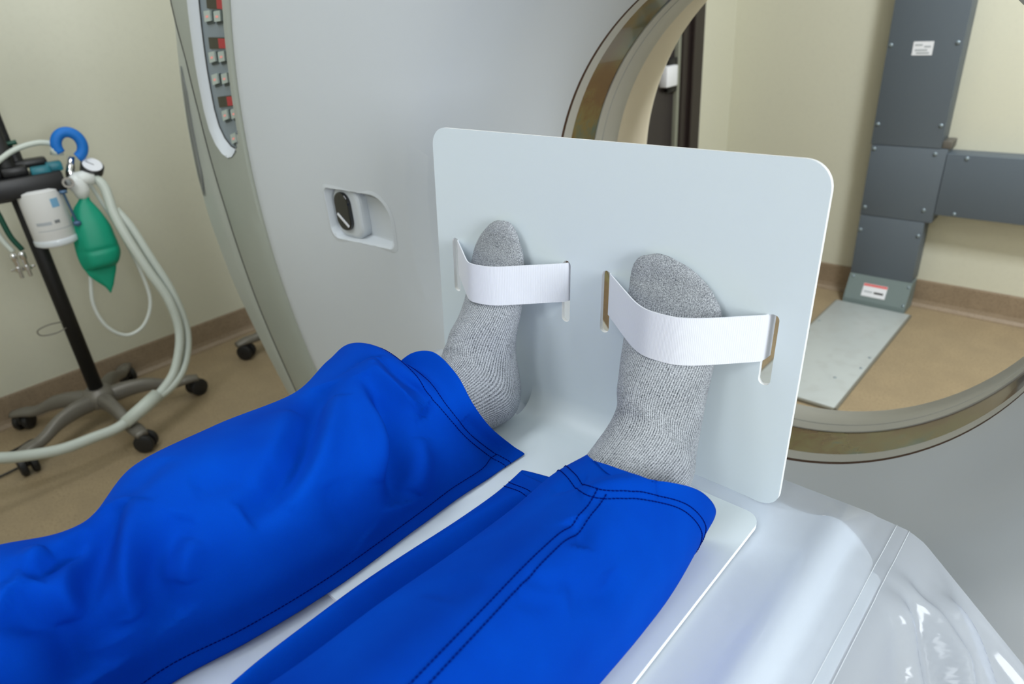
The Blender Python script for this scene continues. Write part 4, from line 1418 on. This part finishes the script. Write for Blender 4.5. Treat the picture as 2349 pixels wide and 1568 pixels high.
# valve rod holding the bag, blue ring handle and gauge
tube_obj('valve_stem', [(.178, .0, .955), (.160, -.005, .905), (.150, -.01, .87)], [.011, .014, .012], M_chrome, cart, 14)
a_ = np.linspace(math.radians(205), math.radians(-75), 30)
ringp = [(.184 + .036 * math.cos(t), -.01, .990 + .042 * math.sin(t)) for t in a_]
tube_obj('ring_cap', [(.142, -.005, .968), (.148, -.008, .992)], [.019, .017], M_hose, cart, 14)
tube_obj('ring_handle', ringp, .0165, M_blue, cart, 14)
bm = bmesh.new()
MG = Matrix.Translation((.225, -.02, .915)) @ Matrix.Rotation(math.radians(18), 4, 'Y') @ Matrix.Rotation(math.radians(38), 4, 'X')
lathe(bm, [(.0, -.022), (.030, -.022), (.034, -.018), (.034, .006), (.030, .010)], 28, MG)
gau = from_bm('pressure_gauge', bm, M_black, cart, smooth=True, angle=40)
bm = bmesh.new(); lathe(bm, [(.029, .0095), (.029, .0112), (.0, .0115)], 28, MG)
from_bm('gauge_dial', bm, M_lab, gau, smooth=True, angle=40)
bm = bmesh.new(); bx(bm, -.001, .001, -.004, .022, .0115, .0125, 0, MG @ Matrix.Rotation(math.radians(60), 4, 'Z'))
from_bm('gauge_needle', bm, M_black, gau)
# rings on the tray front
bm = bmesh.new(); lathe(bm, [(.010, 0), (.017, 0), (.017, .02), (.010, .02), (.010, 0)], 20, Matrix.Translation((.140, -.06, .885)) @ Matrix.Rotation(math.radians(80), 4, 'X'), cap=False)
from_bm('port_ring', bm, M_castmetal, cart, smooth=True, angle=40)
# Y piece
bm = bmesh.new()
tube(bm, [(.155, -.03, .90), (.165, -.032, .878), (.172, -.034, .850), (.168, -.034, .825)], [.022, .031, .026, .017], 16)
tube(bm, [(.165, -.032, .885), (.19, -.034, .888), (.218, -.036, .880)], [.024, .023, .020], 14)
from_bm('y_connector', bm, mat('white_connector', srgb(222, 226, 224), .35), cart, smooth=True)
# hoses
def hose(name, pts, r, rib=True):
    P = catmull(pts, 30)
    d = np.r_[0, np.cumsum(np.linalg.norm(np.diff(P, axis=0), axis=1))]
    n = int(d[-1] / .0028)
    q = np.linspace(0, d[-1], n)
    Q = np.stack([np.interp(q, d, P[:, k]) for k in range(3)], 1)
    R = [r * (1 + (.10 if rib and i % 2 else 0)) for i in range(n)]
    return tube_obj(name, Q, R, M_hose, cart, 12)


H1 = [(.18, -.02, .881), (.218, -.03, .881), (.238, -.04, .846), (.238, -.06, .761), (.25, -.08, .677), (.278, -.1, .555), (.309, -.12, .435), (.306, -.14, .312), (.251, -.18, .203), (.185, -.22, .156), (.108, -.26, .135)]
H2 = [(.248, -.045, .77), (.274, -.06, .706), (.3, -.08, .593), (.33, -.1, .456), (.335, -.12, .312), (.292, -.16, .207), (.221, -.21, .155), (.108, -.26, .135)]
H3 = [(.108, -.26, .135), (.022, -.29, .111), (-.059, -.31, .115), (-.153, -.33, .124), (-.241, -.34, .149), (-.301, -.35, .176), (-.374, -.35, .216), (-.5, -.34, .26), (-.62, -.30, .30)]
hose('breathing_hose', H1, .0150); hose('breathing_hose', H2, .0135); hose('breathing_hose', H3, .0170)
tube_obj('hose_junction', [(.165, -.23, .150), (.108, -.26, .135), (.04, -.285, .115)], [.025, .024, .021], M_hose, cart, 14)
LOOP = [(.201, -.02, .866), (.214, 0, .815), (.244, .02, .681), (.266, .02, .527), (.265, .02, .406), (.218, .02, .323), (.153, .02, .304), (.103, .02, .357), (.088, .02, .445), (.108, .02, .54), (.154, .02, .70), (.16, .01, .80)]
tube_obj('gas_tube', catmull(LOOP, 10), .0065, mat('white_tube', srgb(222, 228, 224), .35), cart, 10)
tube_obj('gas_tube', catmull([(-.12, .0, .90), (-.05, -.02, .955), (.03, -.02, 1.0), (.10, -.01, 1.012), (.15, 0, 1.0)], 10), .0085, M_hose, cart, 10)
tube_obj('gas_tube', catmull([(-.10, .02, .95), (-.05, .02, .99), (.0, .02, 1.015), (.05, .02, 1.02)], 10), .007, M_dgreen, cart, 10)
# hanging oxygen lines with brass couplings
for x, mt in ((-.062, M_dgreen), (-.088, M_hose)):
    tube_obj('gas_line', catmull([(x - .012, -.03, .88), (x - .006, -.03, .82), (x, -.03, .75), (x + .016, -.03, .70)], 8), .008, mt, cart, 10)
for x in (-.052, -.076):
    bm = bmesh.new()
    lathe(bm, [(.008, .695), (.010, .69), (.010, .672), (.007, .668), (.007, .650), (.013, .648), (.013, .635), (.006, .632), (.006, .612), (.003, .610)], 14, Matrix.Translation((x, -.03, 0)))
    bx(bm, x - .022, x + .022, -.034, -.026, .638, .646, .002)
    from_bm('gas_coupling', bm, M_chrome, cart, smooth=True, angle=40)
tube_obj('wire_hook', catmull([(-.02, -.02, .43), (-.06, -.03, .435), (-.095, -.03, .425), (-.09, -.03, .405), (-.05, -.03, .40), (-.015, -.02, .405)], 6), .0022, M_castmetal, cart, 8)
tube_obj('power_cord', catmull([(-.5, .1, .02), (-.38, .0, .012), (-.30, .02, .008), (-.24, .05, .008), (-.22, -.02, .008), (-.26, -.10, .008), (-.36, -.14, .008), (-.48, -.15, .008)], 8), .004, M_black, cart, 8)
# reservoir bag
bag_c = [(0.172, 0.827, 0.014, 0.014), (0.167, 0.814, 0.020, 0.016), (0.163, 0.800, 0.030, 0.020), (0.161, 0.774, 0.043, 0.026), (0.161, 0.752, 0.050, 0.032), (0.161, 0.722, 0.058, 0.037), (0.159, 0.691, 0.062, 0.041), (0.158, 0.659, 0.065, 0.044), (0.157, 0.631, 0.065, 0.045), (0.153, 0.607, 0.059, 0.042), (0.150, 0.593, 0.053, 0.030), (0.148, 0.585, 0.048, 0.013), (0.147, 0.566, 0.042, 0.010), (0.149, 0.541, 0.028, 0.009), (0.152, 0.519, 0.015, 0.008), (0.151, 0.506, 0.008, 0.006), (0.149, 0.492, 0.002, 0.003)]
BG = []
for n_, (x, z, w_, h_) in enumerate(catmull(bag_c, 5)):
    ring = []
    crease = 1 - .10 * math.exp(-((z - .655) / .006) ** 2)
    for k in range(40):
        a = 2 * math.pi * k / 40
        cc, ss = math.cos(a), math.sin(a)
        lx = math.copysign(abs(cc) ** .85, cc) * w_
        f_ = h_ * (math.copysign(abs(ss) ** .7, ss)) * crease
        # the left edge is a flat seam, the right side bulges
        if cc < -.45: f_ *= max(.25, 1 - (-cc - .45) * 1.5)
        ring.append((x + lx, -.035 + f_, z))
    BG.append(ring)
me = grid_mesh('reservoir_bag', np.array(BG), True, cap=True)
link('reservoir_bag', me, M_green, cart)

# second wheeled stand, mostly hidden behind the gantry
st2 = thing('wheeled_stand', 'small black castor of a grey wheeled stand half hidden behind the gantry side', 'medical stand', (-2.62, 1.39, 0), 0)
star(st2, [math.radians(a) for a in (262, 334, 46, 118, 190)], [.6, 1.2, .3, 2.0, -1])
tube_obj('pole', [(0, 0, .14), (0, 0, .8), (0, 0, 1.5)], .013, M_chrome, st2, 14)
